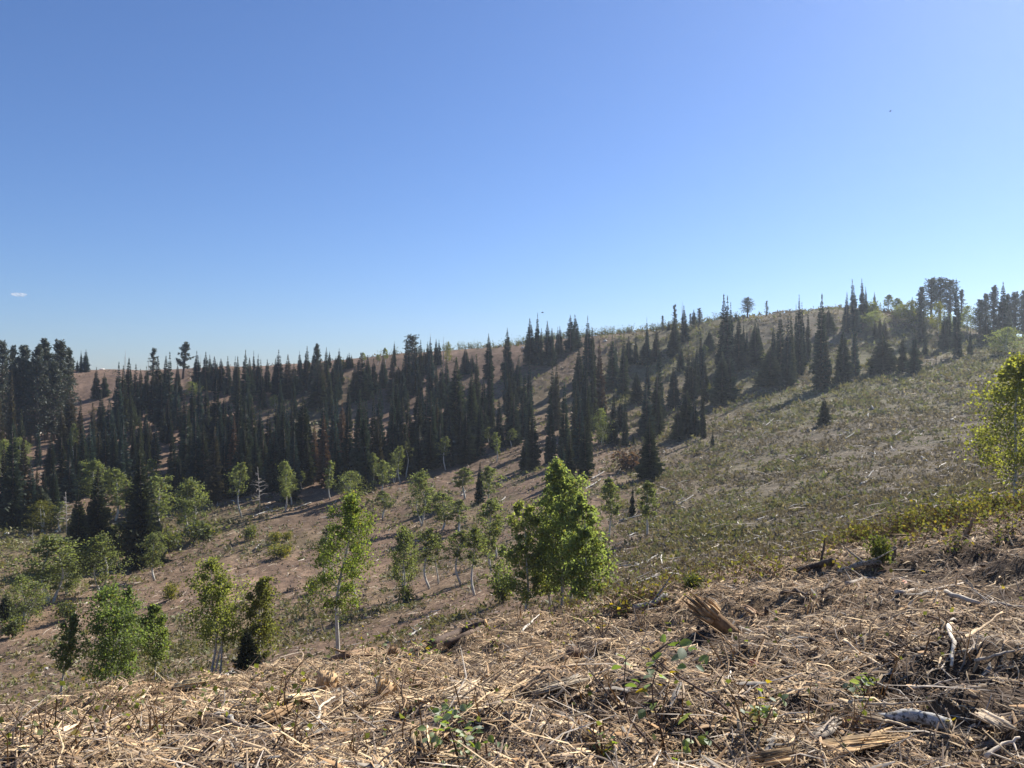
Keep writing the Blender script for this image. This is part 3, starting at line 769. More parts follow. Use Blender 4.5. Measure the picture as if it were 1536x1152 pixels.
AW = {'a': 1.35, 'b': 1.15, 'c': 1.75, 'd': 1.25, 'e': 1.05, 'g': 1.9, 'y': 1.9, 'n': 1.15}
ASP = [
 ('c', 72, 800, 905, 92, "full green aspen with one white trunk at left valley edge"),
 ('g', 100, 822, 892, 48, "leafy aspen just right of the full white-trunked left aspen"),
 ('g', 33, 862, 938, 52, "low bushy aspen in front of the full left aspen"),
 ('c', 155, 798, 894, 58, "round green aspen with short trunk before the twin dark firs"),
 ('a', 182, 782, 852, 48, "mid-green aspen crown behind the round short-trunked aspen"),
 ('a', 233, 796, 870, 42, "small aspen with curved white trunk beside the largest forward fir"),
 ('a', 236, 712, 802, 52, "twin-stemmed pale aspen right of the largest forward fir"),
 ('c', 282, 716, 806, 56, "rounded bright aspen in front of the dark stand at left"),
 ('b', 200, 722, 795, 44, "hazy pale aspen behind the largest forward fir"),
 ('a', 172, 702, 782, 46, "pale aspen just right of the taller joined dark fir"),
 ('a', 142, 688, 770, 44, "pale aspen behind the taller joined dark fir"),
 ('e', 228, 688, 760, 34, "slim aspen above the twin-stemmed pale aspen"),
 ('y', 64, 750, 798, 46, "yellow-green young aspen clump on the left grassy flat"),
 ('e', 92, 752, 798, 26, "narrow yellowish aspen right of the yellow-green clump"),
 ('b', 110, 634, 690, 16, "small pale aspen inside the left conifers"),
 ('a', 30, 655, 715, 26, "pale aspen behind the slanting left-edge firs"),
 ('g', 6, 658, 720, 30, "green aspen cut by the left edge among firs"),
 ('d', 362, 692, 776, 32, "thin aspen with hooked top before the rust-red fir"),
 ('a', 427, 690, 768, 28, "upright aspen right of the bare white snag"),
 ('b', 437, 712, 758, 24, "small shaded aspen tucked right of the upright aspen"),
 ('b', 452, 706, 735, 14, "tiny grey-green aspen at the stand's dark edge, left of slim one"),
 ('e', 495, 690, 749, 22, "slim pointed aspen with bare trunk before the dark stand"),
 ('g', 527, 706, 752, 44, "low aspen just above the tall foreground aspen's top"),
 ('n', 522, 695, 735, 18, "half-bare aspen above the tall foreground aspen's top"),
 ('b', 560, 678, 736, 22, "left aspen of a pair with crossing trunks at stand's edge"),
 ('d', 575, 690, 754, 26, "right aspen of a pair with crossing trunks at stand's edge"),
 ('c', 590, 685, 724, 24, "round aspen just left of the tall thin-trunked aspen pair"),
 ('d', 600, 668, 725, 22, "shorter of two thin-trunked aspens by the dark stand"),
 ('n', 609, 660, 716, 22, "taller of two thin-trunked aspens by the dark stand"),
 ('d', 668, 654, 706, 22, "lone lollipop aspen with bare trunk against the dark stand"),
 ('e', 744, 648, 694, 18, "narrow bright aspen on slope edge right of the lollipop aspen"),
 ('b', 733, 640, 668, 16, "small aspen peeking behind the narrow bright slope-edge aspen"),
 ('b', 767, 642, 672, 20, "pale small aspen right of the narrow bright slope-edge aspen"),
 ('c', 634, 704, 788, 40, "leafy aspen with slim trunks in the middle of the slope"),
 ('a', 662, 738, 797, 42, "broad low aspen right of the leafy slim-trunked aspen"),
 ('b', 696, 700, 750, 32, "round aspen higher on slope left of the half-hidden fir"),
 ('d', 733, 698, 775, 32, "aspen with long bare trunk right of the half-hidden fir"),
 ('e', 690, 748, 800, 32, "sparse aspen between broad low aspen and long-trunked aspen"),
 ('b', 575, 735, 778, 26, "small aspen at right shoulder of the tall foreground aspen"),
 ('c', 606, 786, 906, 44, "aspen with forked base right of the tall foreground aspen"),
 ('d', 645, 790, 884, 40, "aspen leaning right, first of the row after the forked one"),
 ('n', 658, 800, 877, 24, "thin straight aspen right of the leaning one"),
 ('d', 691, 794, 877, 38, "aspen with curved trunk left of the straight-trunked pale one"),
 ('d', 713, 788, 894, 38, "pale straight-trunked aspen, nearest left of the big clump"),
 ('a', 738, 745, 858, 40, "tall sparse aspen touching left edge of the big clump"),
 ('n', 744, 770, 838, 26, "thin sparse aspen behind the tall one at clump's edge"),
 ('b', 915, 714, 810, 34, "thin aspen right of the big clump, left of fir sapling"),
 ('b', 972, 720, 806, 34, "thin aspen with bent foot, right of the fir sapling"),
 ('e', 490, 786, 876, 34, "small aspen half hidden behind tall foreground aspen's left side"),
 ('n', 534, 815, 908, 34, "thin white-stemmed aspen directly behind the tall foreground aspen"),
 ('b', 1345, 437, 462, 16, "tiny pale aspen on right ridge, right of the pointed firs"),
 ('b', 1333, 436, 464, 16, "round pale aspen on the right ridge skyline"),
 ('b', 1349, 442, 464, 14, "smallest pale aspen on the right ridge skyline"),
 ('y', 1368, 450, 488, 34, "yellow-green bush aspen left of the flat-topped pines"),
 ('g', 1352, 456, 480, 26, "low green bush aspen on the right ridge"),
 ('y', 1408, 452, 500, 22, "yellow-green aspen in front of the flat-topped pines"),
 ('g', 1424, 470, 508, 20, "green aspen at the foot of the column fir"),
 ('g', 1452, 458, 500, 26, "green aspen right of the flat-topped pines"),
 ('g', 1512, 490, 530, 44, "grey-green bush aspen at right end of the ridge"),
 ('g', 1313, 466, 492, 32, "low olive bush aspen left on the right ridge top"),
 ('b', 578, 521, 548, 10, "tiny pale aspen, leftmost of three on the middle skyline"),
 ('b', 545, 528, 548, 9, "tiny pale aspen on skyline right of the bent-topped pine"),
 ('b', 567, 531, 548, 9, "tiny pale aspen, lowest on the middle skyline"),
 ('y', 512, 540, 556, 16, "tiny golden aspen on skyline right of the bent-topped pine"),
 ('y', 672, 512, 545, 12, "tiny golden aspen on skyline beside a dead snag"),
 ('g', 412, 592, 616, 16, "small olive aspen in the gap of the middle stand"),
 ('y', 235, 572, 606, 18, "pale yellow-green aspen among the left skyline firs"),
 ('g', 286, 572, 596, 26, "rounded olive aspen below the twisted skyline pine"),
 ('g', 868, 640, 690, 26, "fresh green aspen among the foot firs above big clump"),
 ('g', 902, 612, 668, 28, "fresh green aspen between firs, right of the other one"),
 ('g', 1056, 517, 535, 10, "tiny bright aspen left below the twin-tipped firs"),
 ('g', 1146, 530, 548, 14, "small green aspen behind the broad-skirted fir"),
 ('y', 1062, 574, 596, 16, "small yellowish aspen below the twin-tipped firs"),
]
def place_pair(name, meshes, x, t, b, hx, H0, dmin, label, cat, group, wpx=None, rot=None):
    p = at(x, b, dmin)
    h = (b - t) / F * p[1]
    root = empty(name, p)
    obj("trunk", meshes[0], root); obj("crown", meshes[1], root)
    sz = h / H0; sx = (wpx / F * p[1]) / (2 * hx) if wpx else sz
    root.scale = (sx, sx, sz); root.rotation_euler = (0, 0, rnd.uniform(0, 6.28) if rot is None else rot)
    tag(root, label, cat, group)
    return root
for k, x, t, b, w, lb in ASP:
    place_pair("aspen_tree", AV[k], x, t, b, AW[k], 6.25, 15, lb, "aspen", "aspens in the valley and on the hillside", w * (1.4 if 560 < x < 770 and b > 730 else 1.2))

# near aspens, each with its own shape
def hero(x, t, b, w, label, dmin=16, hx=None, **kw):
    p = at(x, b, dmin); h = (b - t) / F * p[1]; W = (w / F * p[1]) / 2
    m = aspen_meshes(Hh=h * .96, W=W * .80, **kw)
    root = empty("aspen_tree", p); obj("trunk", m[0], root); obj("crown", m[1], root)
    tag(root, label, "aspen", "aspens just beyond the near slope")
hero(503, 733, 990, 112, "tall slender foreground aspen with long pale leaning trunk, bright yellow-green", dmin=20, seed=601, cb=.27, nl=11198, leaf=0.082, lean=(.10, 0), nlimb=30, peak=.35, col=(.150, .190, .045), autumn=.12, r0=0.0136, spread=.46, bow=.02, ragged=.38)
hero(841, 683, 912, 95, "tallest aspen at the heart of the big dense green clump", dmin=20, seed=602, cb=.12, nl=9817, leaf=0.094, nlimb=34, peak=.35, col=(0.165, 0.198, 0.075), autumn=.10, r0=0.0112, ragged=.3)
hero(874, 738, 920, 82, "broad right-hand aspen of the big dense green clump", dmin=20, seed=603, cb=.12, nl=5932, leaf=0.094, nlimb=30, peak=.3, col=(0.165, 0.198, 0.075), r0=0.0112, spread=.55, ragged=.3)
hero(784, 748, 927, 78, "bright left-hand aspen of the big dense green clump", dmin=20, seed=604, cb=.14, nl=7114, leaf=0.094, nlimb=28, peak=.3, col=(.215, .235, .085), r0=0.0112, ragged=.48)
hero(852, 705, 908, 79, "dark aspen behind the heart of the big green clump", dmin=20, seed=605, cb=.14, nl=6165, leaf=0.094, nlimb=26, peak=.35, col=(0.165, 0.198, 0.075), r0=0.0112, ragged=.48)
hero(824, 722, 912, 68, "aspen filling the middle left of the big green clump", dmin=20, seed=615, cb=.12, nl=5999, leaf=0.094, nlimb=26, peak=.35, col=(0.165, 0.198, 0.075), r0=0.0112, ragged=.3)
hero(752, 815, 906, 41, "small drooping aspen at left foot of the big clump", dmin=20, seed=616, cb=.18, nl=1422, leaf=0.094, nlimb=14, peak=.3, col=(0.165, 0.198, 0.075), r0=0.0112, ragged=.48)
hero(318, 834, 1022, 106, "wide aspen with three white trunks behind the pale slab", dmin=20, seed=606, cb=.30, nl=8102, leaf=0.090, stems=3, nlimb=15, peak=.32, col=(0.168, 0.185, 0.056), r0=0.0128, spread=.5, ragged=.38)
hero(395, 862, 1006, 66, "bushy upright aspen with a low dark fir at its foot", dmin=20, seed=607, cb=.12, nl=8020, leaf=0.090, stems=2, nlimb=16, peak=.25, col=(0.134, 0.140, 0.045), autumn=.05, r0=0.0136, ragged=.38)
hero(165, 876, 1046, 128, "widest leafy aspen of the left foreground cluster", dmin=20, seed=608, cb=.14, nl=9317, leaf=0.094, stems=3, nlimb=14, peak=.3, col=(0.116, 0.155, 0.053), r0=0.0112, ragged=.38)
hero(192, 874, 1030, 56, "dark-topped aspen behind the widest left foreground one", dmin=20, seed=609, cb=.2, nl=4537, leaf=0.094, nlimb=18, peak=.35, col=(0.109, 0.146, 0.053), r0=0.0112, ragged=.38)
hero(232, 904, 1024, 56, "right-hand aspen of the left foreground cluster", dmin=20, seed=610, cb=.24, nl=4537, leaf=0.094, nlimb=18, peak=.3, col=(0.130, 0.165, 0.053), r0=0.0128, ragged=.38)
hero(96, 918, 1064, 50, "sparse leaning aspen with long pale trunk at far left front", dmin=20, seed=611, cb=.40, nl=2808, leaf=0.094, lean=(.10, 0), nlimb=16, peak=.3, col=(0.134, 0.165, 0.062), r0=0.0144, ragged=.38)
hero(1528, 526, 758, 124, "yellow-green aspen cut off by the right picture edge", dmin=20, seed=612, cb=.16, nl=9333, leaf=0.090, nlimb=28, peak=.25, col=(0.162, 0.168, 0.040), autumn=.10, r0=0.0128, spread=.55, ragged=.2)

def single(name, me, x, t, b, H0, label, cat, dmin=15, group=None):
    p = at(x, b, dmin); s = (b - t) / F * p[1] / H0
    o = obj(name, me, None, p); o.scale = (s, s, s); o.rotation_euler = (0, 0, rnd.uniform(0, 6))
    tag(o, label, cat, group); return o
WS = snag_mesh(451, Hh=5, nb=30, col=(.34, .31, .275), L0=1.3, r0=.065, lean=.05)
single("snag", WS, 390, 700, 770, 5, "bare white dead aspen standing on the slope beside the stand", "dead tree")
single("snag", WS, 100, 738, 800, 5, "bare pale dead tree beside the shorter joined dark fir", "dead tree")
single("snag", WS, 50, 792, 824, 5, "small bare white stick tree on the left grassy flat", "dead tree")
# ------------------------------------------------------------------ ground cover on the hillsides (uncountable)
def to_px(x, y, z):
    return CX + F * x / y, CY - F * z / y

def scatter(n, y0, y1, power, seed, pad=.14):
    """random ground points, denser near the viewer"""
    rg = np.random.default_rng(seed)
    t = rg.random(n)
    y = (y0 ** (1 - power) + t * (y1 ** (1 - power) - y0 ** (1 - power))) ** (1 / (1 - power))
    x = rg.uniform(-.65 - pad, .65 + pad, n) * (y + 1.0) + np.where(y < 20, rg.uniform(-1.6, 1.6, n), 0)
    return x, y, rg

def brush(name, n, y0, y1, seed, prob, colf, size, h, leaves_per, mat, label_kind="stuff"):
    x, y, rg = scatter(n, y0, y1, 1.15, seed)
    k = rg.random(n) < prob(x, y); x = x[k]; y = y[k]; z = H(x, y)
    m = len(x); tm = TM()
    sz = size * rg.uniform(.5, 1.5, m) * (.26 + y / 100)
    col = colf(x, y, rg)
    X = np.repeat(x, leaves_per); Y = np.repeat(y, leaves_per); Z = np.repeat(z, leaves_per); S = np.repeat(sz, leaves_per)
    N_ = m * leaves_per
    o = rg.normal(size=(N_, 3)) * .5
    P = np.stack([X + o[:, 0] * S, Y + o[:, 1] * S, Z + np.abs(o[:, 2]) * S * h + .03], 1)
    C = np.repeat(col, leaves_per, 0) * rg.uniform(.75, 1.25, (N_, 1))
    d = rg.normal(size=(N_, 3)); d[:, 2] = np.abs(d[:, 2]) * 1.1; d /= np.linalg.norm(d, axis=1)[:, None]
    s = np.cross(d, rg.normal(size=(N_, 3))); s /= np.linalg.norm(s, axis=1)[:, None] + 1e-9
    L = (S * rg.uniform(.5, 1.1, N_))[:, None]
    V = np.stack([P + s * L * .32, P - s * L * .32, P + d * L], 1).reshape(-1, 3)
    tm.add(V, np.arange(N_ * 3).reshape(-1, 3), np.repeat(C, 3, 0))
    o = obj(name, tm.mesh(name, mat)); tag(o, kind=label_kind)

def c_green(x, y, rg):
    v = fbm(x / 3, y / 3, 61, 2)[:, None]
    a = np.array([.120, .125, .058]); b = np.array([.155, .140, .075])
    w = (1 - smooth01(CX + F * x / y, 150, 330))[:, None]; a = a * (1 - w) + np.array([.165, .165, .062]) * w; b = b * (1 - w) + np.array([.19, .175, .075]) * w
    return a * (.5 - .5 * v) + b * (.5 + .5 * v) + rg.normal(size=(len(x), 3)) * .008
def c_dead(x, y, rg):
    v = rg.random((len(x), 1))
    c = np.array([.108, .088, .071]) * (1 - v) + np.array([.150, .122, .094]) * v
    d = rg.random((len(x), 1)) < .07
    return np.where(d, np.array([[.30, .25, .20]]), c)
def p_dead(x, y):
    px = CX + F * x / y
    right = smooth01(px, 800, 1050)
    return np.clip((.12 + .88 * right) * (1.0 - .75 * green_mask(x, y)) * (.9 + 1.6 * fbm(x / 5.5, y / 3.4, 77, 3)), 0, 1)
brush("green_brush", 80000, 21, 190, 81, lambda x, y: np.clip(green_mask(x, y) * 1.25 * (1.0 + 1.6 * fbm(x / 4.5, y / 3.2, 66, 3)), 0, 1), c_green, .30, .8, 6, M_BRUSH)
brush("dead_brush", 95000, 19, 190, 82, p_dead, c_dead, .26, .6, 5, M_BRUSH)
# small saplings fringing the skyline
def skyline_fringe():
    rg = np.random.default_rng(83); tm = TM()
    for i in range(331):
        px = rg.choice([rg.uniform(680, 1010), rg.uniform(1010, 1120), rg.uniform(1290, 1400), rg.uniform(560, 680)], p=[.68, .12, .12, .08])
        p = at(px, ridge_y(px) - 1, 120); h = rg.uniform(.5, 1.5)
        n = int(14 + h * 16)
        P = np.array(p) + rg.normal(size=(n, 3)) * np.array([.3, .3, .3]) * h + np.stack([np.zeros(n), np.zeros(n), rg.random(n) * h], 1)
        leaves(tm, P, .22, .3, rg, np.array([.13, .145, .05]) * rg.uniform(.6, 1.3, (n, 1)))
        tube(tm, [p, p + np.array([rg.normal() * .15, 0, h * 1.2])], [.03, .01], 3, (.2, .17, .13), cap=False)
    tag(obj("sapling_thicket", tm.mesh("sapling_thicket", M_BRUSH)), kind="stuff")
skyline_fringe()

# ------------------------------------------------------------------ wood debris
def splinters(name, x, y, rg, ln, wd, colf, mat, tilt=.22, curl=.25, lift=.01):
    """bent three-sided splinters lying on the ground, one joined mesh"""
    m = len(x); z = H(x, y)
    a = rg.uniform(0, math.pi * 2, m)
    d = np.stack([np.cos(a), np.sin(a), np.zeros(m)], 1)
    # follow the ground, then tilt a little
    e = .12
    gz = (H(x + d[:, 0] * e, y + d[:, 1] * e) - H(x - d[:, 0] * e, y - d[:, 1] * e)) / (2 * e)
    d[:, 2] = np.clip(gz, -.9, .9) + rg.normal(size=m) * tilt; d /= np.linalg.norm(d, axis=1)[:, None]
    s = np.cross(d, np.array([0, 0, 1.0])); s /= np.linalg.norm(s, axis=1)[:, None] + 1e-9
    u = np.cross(s, d)
    L = ln[:, None]; W = wd[:, None]
    c = np.stack([x, y, z + lift + np.abs(d[:, 2] - np.clip(gz, -.9, .9)) * ln * .35], 1)
    bs = s * (rg.normal(size=(m, 1)) * curl) + u * np.abs(rg.normal(size=(m, 1)) * curl * .5)
    ring = []
    for q, w in ((-.5, .45), (0.0, 1.0), (.5, .25)):
        o = c + d * L * q - bs * L * (4 * q * q) * .35
        th = rg.uniform(.25, .6, (m, 1))
        ring += [o + s * W * w * .5, o - s * W * w * .5, o + u * W * w * th]
    V = np.stack(ring, 1).reshape(-1, 3)
    i = np.arange(m)[:, None] * 9
    T = []
    for r in (0, 3):
        for k in (1, 2):
            p = r + k; q2 = r + (k + 1) % 3
            T += [[p, q2, q2 + 3], [p, q2 + 3, p + 3]]
    Fc = (i[:, None, :] + np.array(T)[None]).reshape(-1, 3)
    tm = TM(); tm.add(V, Fc, np.repeat(colf, 9, 0))
    tag(obj(name, tm.mesh(name, mat)), kind="stuff")

def chips():
    # shredded wood covering the near slope
    x, y, rg = scatter(235000, 2.2, 17, .62, 91)
    s = straw_mask(x, y)
    k = rg.random(len(x)) < np.clip(s * 1.15 + .06, 0, 1); x = x[k]; y = y[k]; m = len(x)
    fib = rg.random(m) < .6
    L = np.where(fib, rg.lognormal(-2.55, .62, m), rg.lognormal(-3.12, .6, m)) * (.8 + y / 26); L = np.clip(L, .018, .55)
    W = np.where(fib, np.clip(L * rg.uniform(.02, .075, m), .0028, .012), np.clip(L * rg.uniform(.10, .30, m), .004, .022)) * (.9 + y / 40)
    v = fbm(x / .6, y / .6, 51, 2)
    t = np.clip(rg.random(m) - .22 * v, 0, 1)[:, None]; px = (CX + F * x / y)[:, None]
    pale = np.array([.54, .405, .245]); tan = np.array([.385, .26, .148]); grey = np.array([.34, .255, .17]); dark = np.array([.13, .085, .052])
    c = np.where(t < .34, pale, np.where(t < .70, tan, np.where(t < .84, grey, dark)))
    g = (rg.random((m, 1)) < .24 * smooth01(px, 800, 1400)); c = np.where(g, np.where(rg.random((m, 1)) < .5, grey * .75, dark), c)
    c = c * rg.uniform(.7, 1.25, (m, 1))
    splinters("wood_chips", x, y, rg, L, W, c, M_CHIP, tilt=.34, curl=.5)
    x, y, rg = scatter(5200, 2.4, 16, .8, 96); m = len(x)
    k = rg.random(m) < np.clip(straw_mask(x, y) + .25, 0, 1); x = x[k]; y = y[k]; m = len(x)
    L = np.clip(rg.lognormal(-2.35, .45, m), .04, .22) * (.85 + y / 40); W = np.clip(L * rg.uniform(.10, .30, m), .010, .030)
    t = rg.random((m, 1))
    c = np.where(t < .3, np.array([.54, .40, .235]), np.where(t < .55, np.array([.36, .225, .115]), np.where(t < .8, np.array([.17, .115, .075]), np.array([.30, .265, .22])))) * rg.uniform(.75, 1.2, (m, 1))
    splinters("bark_chunks", x, y, rg, L, W, c, M_CHIP, tilt=.25, curl=.22)
    # thin brown twigs and leaf litter on the bare soil
    x, y, rg = scatter(42000, 2.2, 18, 1.001, 92); m = len(x)
    L = np.clip(rg.lognormal(-2.5, .7, m), .02, .6); W = np.clip(L * .04, .003, .010)
    t = rg.random((m, 1))
    c = np.where(t < .5, np.array([.13, .095, .070]), np.where(t < .8, np.array([.24, .19, .145]), np.array([.42, .36, .29]))) * rg.uniform(.7, 1.3, (m, 1))
    splinters("twig_litter", x, y, rg, L, W, c, M_CHIP, tilt=.35)
    # slash strewn over the middle and far slopes
    x, y, rg = scatter(44000, 20, 120, 1.35, 93)
    px = CX + F * x / y
    k = rg.random(len(x)) < (.85 - .35 * smooth01(px, 850, 1100)) * (.6 + .7 * fbm(x / 5, y / 5, 95, 2)); x = x[k]; y = y[k]; m = len(x)
    L = np.clip(rg.lognormal(-1.2, .6, m), .08, 1.6) * (.6 + y / 90); W = np.clip(L * .09, .015, .06) * (.6 + y / 80)
    t = rg.random((m, 1))
    c = np.where(t < .40, np.array([.16, .115, .085]), np.where(t < .72, np.array([.30, .23, .165]), np.where(t < .95, np.array([.40, .33, .25]), np.array([.6, .55, .47]))))
    splinters("slash_debris", x, y, rg, L, W, c * rg.uniform(.75, 1.2, (m, 1)), M_CHIP, tilt=.12, lift=.02)
    # pale sticks among the brush of the right-hand slope
    x, y, rg = scatter(3400, 26, 165, 1.2, 94); px = CX + F * x / y
    k = rg.random(len(x)) < smooth01(px, 820, 1000) * .85; x = x[k]; y = y[k]; m = len(x)
    L = np.clip(rg.lognormal(-.75, .6, m), .2, 2.6) * (.7 + y / 160); W = np.clip(L * .06, .02, .07) * (.6 + y / 110)
    c = np.where(rg.random((m, 1)) < .78, np.array([.33, .28, .225]), np.array([.58, .54, .48])) * rg.uniform(.8, 1.1, (m, 1))
    splinters("pale_sticks", x, y, rg, L, W, c, M_CHIP, tilt=.15, lift=.22)
chips()

# low leafy undergrowth along the brow of the near slope: twigs with small leaves, one mass
def undergrowth():
    rg = np.random.default_rng(97); tm = TM()
    def clump(p, h, w, nlf, size, col, nst):
        for k in range(nst):
            e = p + np.array([rg.normal() * w * .9, rg.normal() * w * .9, h * rg.uniform(.35, 1.1)])
            mid = (p + e) / 2 + rg.normal(size=3) * .03
            tube(tm, [p + np.array([rg.normal() * .03, rg.normal() * .03, -.03]), mid, e], [.005, .004, .002], 3, np.array([.16, .115, .085]) * rg.uniform(.7, 1.6), cap=False)
            n = max(1, nlf // nst)
            q = rg.uniform(.3, 1.05, (n, 1))
            P = p + (e - p) * q + rg.normal(size=(n, 3)) * np.array([.06, .06, .05])
            C = np.array(col) * rg.uniform(.65, 1.35, (n, 1))
            yl = rg.random((n, 1)) < .10; C = np.where(yl, np.array([.20, .165, .045]) * rg.uniform(.7, 1.2, (n, 1)), C)
            leaves(tm, P, size * rg.uniform(.7, 1.3, n), .4, rg, C)
    band = [(860, 908), (960, 885), (1060, 858), (1160, 838), (1260, 815), (1360, 792), (1460, 772), (1560, 757), (1650, 745)]
    bx = [b[0] for b in band]; by = [b[1] for b in band]
    for i in range(430):
        px = rg.uniform(850, 1640); off = rg.exponential(16) - 8
        p = at(px, np.interp(px, bx, by) + off, 6)
        dens = .55 + .45 * smooth01(px, 1250, 1500)
        g = np.array([.125, .125, .048]) if rg.random() < .6 else np.array([.075, .088, .040])
        clump(p, rg.uniform(.10, .36), .22, int(rg.integers(8, 34) * dens * (1 + (off < 4))), .05, g, int(rg.integers(3, 7)))
    # sparser on the left part of the brow and over the slope
    for i in range(80):
        px = rg.uniform(20, 880); by2 = np.interp(px, [0, 200, 400, 600, 800, 900], [1090, 1036, 1008, 975, 932, 905])
        p = at(px, by2 + rg.exponential(26) - 2, 4)
        clump(p, rg.uniform(.12, .38), .16, int(rg.integers(0, 14)), .04, (.10, .12, .035), int(rg.integers(2, 6)))
    for i in range(70):
        px = rg.uniform(60, 1536); p = at(px, rg.uniform(900 if px > 800 else 1010, 1150), 2.4)
        clump(p, rg.uniform(.10, .34), .10, int(rg.integers(0, 7)), .03, (.10, .12, .04), int(rg.integers(2, 5)))
    # dense bank of leafy brush on the right behind the brow
    for i in range(70):
        px = rg.uniform(1250, 1640); p = at(px, np.interp(px, [1270, 1400, 1536, 1640], [815, 790, 764, 750]) + rg.uniform(-6, 10), 9)
        clump(p, rg.uniform(.12, .40), .35, int(rg.integers(8, 28)), .042, np.array([.092, .102, .044]) * rg.uniform(.7, 1.3), 5)
    tag(obj("undergrowth", tm.mesh("undergrowth", M_SHRUB)), kind="stuff")
undergrowth()

# ------------------------------------------------------------------ bushes one can tell apart
def bush_mesh(seed, h, w, n, size, col, stems=9, yellow=.1):
    rg = np.random.default_rng(seed); tm = TM(); st = TM()
    for k in range(stems):
        a = rg.uniform(0, 6.28); e = np.array([math.cos(a) * w * .45 * rg.random(), math.sin(a) * w * .45 * rg.random(), h * rg.uniform(.6, 1)])
        tube(st, [(0, 0, -.05), e * .5 + rg.normal(size=3) * .03 * w, e], [.02 * w + .004, .012 * w + .003, .004], 4, (.16, .12, .09), cap=False)
        m = n // stems; q = rg.uniform(.25, 1.05, (m, 1))
        P = e * q + rg.normal(size=(m, 3)) * np.array([.17 * w, .17 * w, .10 * h])
        P[:, 2] = np.abs(P[:, 2])
        C = np.array(col) * rg.uniform(.65, 1.35, (m, 1)); C = np.where(rg.random((m, 1)) < yellow, np.array([.26, .22, .03]), C)
        leaves(tm, P, size * rg.uniform(.7, 1.3, m), .4, rg, C)
    return st.mesh("bush_stems", M_BARK, True), tm.mesh("bush_leaves", M_SHRUB)
BUSH = [bush_mesh(700 + i, 1, 1.3, 900, .11, (.14, .15, .035), yellow=.15) for i in range(3)]
BUSHG = [bush_mesh(710 + i, 1, 1.3, 900, .11, (.085, .105, .04), yellow=.03) for i in range(3)]
BUSHR = bush_mesh(720, 1, 1.5, 700, .12, (.052, .030, .032), yellow=0)
for j, (x, t, b, w, kind, lb) in enumerate([
    (413, 800, 816, 20, 'y', "left of two yellow-green bushes on the brown mid slope"),
    (430, 798, 812, 16, 'y', "right of two yellow-green bushes on the brown mid slope"),
    (420, 818, 838, 38, 'y', "wide low yellow-green bush below the two small ones"),
    (256, 878, 902, 24, 'y', "yellowish bush left of the wide three-trunked aspen"),
    (375, 790, 810, 26, 'g', "low grey-green bush on the brown mid slope, leftmost there"),
    (300, 785, 812, 60, 'g', "long green bush under the rounded bright aspen"),
    (255, 795, 828, 36, 'g', "olive bush left of the long green bush"),
    (945, 676, 708, 46, 'r', "dark reddish bush beside the lowest dark fir"),
    (1300, 455, 478, 34, 'g', "olive bush on the right ridge between pointed firs and aspens"),
    (1375, 462, 490, 40, 'g', "big olive bush just left of the flat-topped pines"),
    (1345, 464, 476, 26, 'r', "dark brown bush mound on the right ridge top"),
    (755, 865, 905, 40, 'g', "leafy shrub at the left foot of the big aspen clump"),
    (470, 865, 890, 24, 'g', "small shrub left of the tall foreground aspen's trunk"),
    (100, 905, 930, 40, 'g', "dark green shrub under the full left aspen"),
    (20, 925, 955, 40, 'g', "scrubby bush at left edge below the low bushy aspen"),
    (610, 880, 905, 26, 'g', "dark low bush behind the fork-based aspen"),
    (1040, 862, 886, 40, 'g', "low leafy shrub on the brow above the splintered stump"),
    (1326, 808, 848, 44, 'g', "leafy shrub with bare twigs on the brow at right"),
]):
    m = {'y': BUSH, 'g': BUSHG}.get(kind, [BUSHR])[j % (1 if kind == 'r' else 3)]
    p = at(x, b, 15 if b < 930 and not (x > 1000 and b > 800) else 6); sc = (b - t) / F * p[1]; sx = w / F * p[1] / 1.3
    root = empty("bush", p); obj("stems", m[0], root); obj("leaves", m[1], root); root.scale = (sx, sx, sc); root.rotation_euler = (0, 0, j * 1.1)
    tag(root, lb, "bush", "bushes on the hillside")

# white rocks and pale blocks
def rock_mesh(seed):
    import bmesh
    rg = np.random.default_rng(seed); bm = bmesh.new(); bmesh.ops.create_icosphere(bm, subdivisions=2, radius=1)
    for v in bm.verts:
        n = v.co.normalized(); f = 1 + .28 * float(noise2(n.x * 2 + seed, n.y * 2 + n.z * 1.7, seed)); v.co = n * f; v.co.z *= .62
    me = bpy.data.meshes.new("rock"); bm.to_mesh(me); bm.free(); me.materials.append(M_ROCK)
    ca = me.color_attributes.new("Col", 'FLOAT_COLOR', 'POINT'); ca.data.foreach_set("color", [.55, .52, .47, 1] * len(me.vertices))
    return me
M_ROCK = wood_mat("pale_rock", grain=(3, 3, 3), amt=.25)
RK = [rock_mesh(i) for i in range(3)]
for j, (x, y, w, lb) in enumerate([
    (10, 801, 8, "larger white rock, leftmost on the left grassy flat"), (5, 815, 6, "small white rock nearest the left edge on grass"),
    (43, 804, 7, "white rock beside the small bare white stick tree"), (66, 801, 5, "small white rock right of the white stick tree"),
    (85, 797, 5, "small white rock farthest right on the left grassy flat"), (32, 814, 5, "white rock lowest on the left grassy flat"),
    (153, 552, 8, "white block on the brown skyline slope at far left"), (1270, 461, 8, "pale boulder on the right ridge top beside a fir"),
    (1137, 480, 8, "white block on the bare skyline, right below stubby pine"), (1128, 479, 6, "pale block on the bare skyline, left below stubby pine"),
    (908, 512, 6, "white block on the upper middle slope"), (784, 522, 6, "small white rock near skyline right of needle-spired fir"),
    (449, 571, 6, "white block in a gap of skyline firs left of bent-topped pine"), (298, 568, 7, "white block on the skyline right of the twisted pine"),
    (70, 1003, 6, "small stone on the brown lower left slope")]):
    p = at(x, y, 15); o = obj("rock", RK[j % 3], None, p); s = w / F * p[1] / 2; o.scale = (s, s, s); o.rotation_euler = (0, 0, j)
    tag(o, lb, "rock", "pale rocks on the hillside")

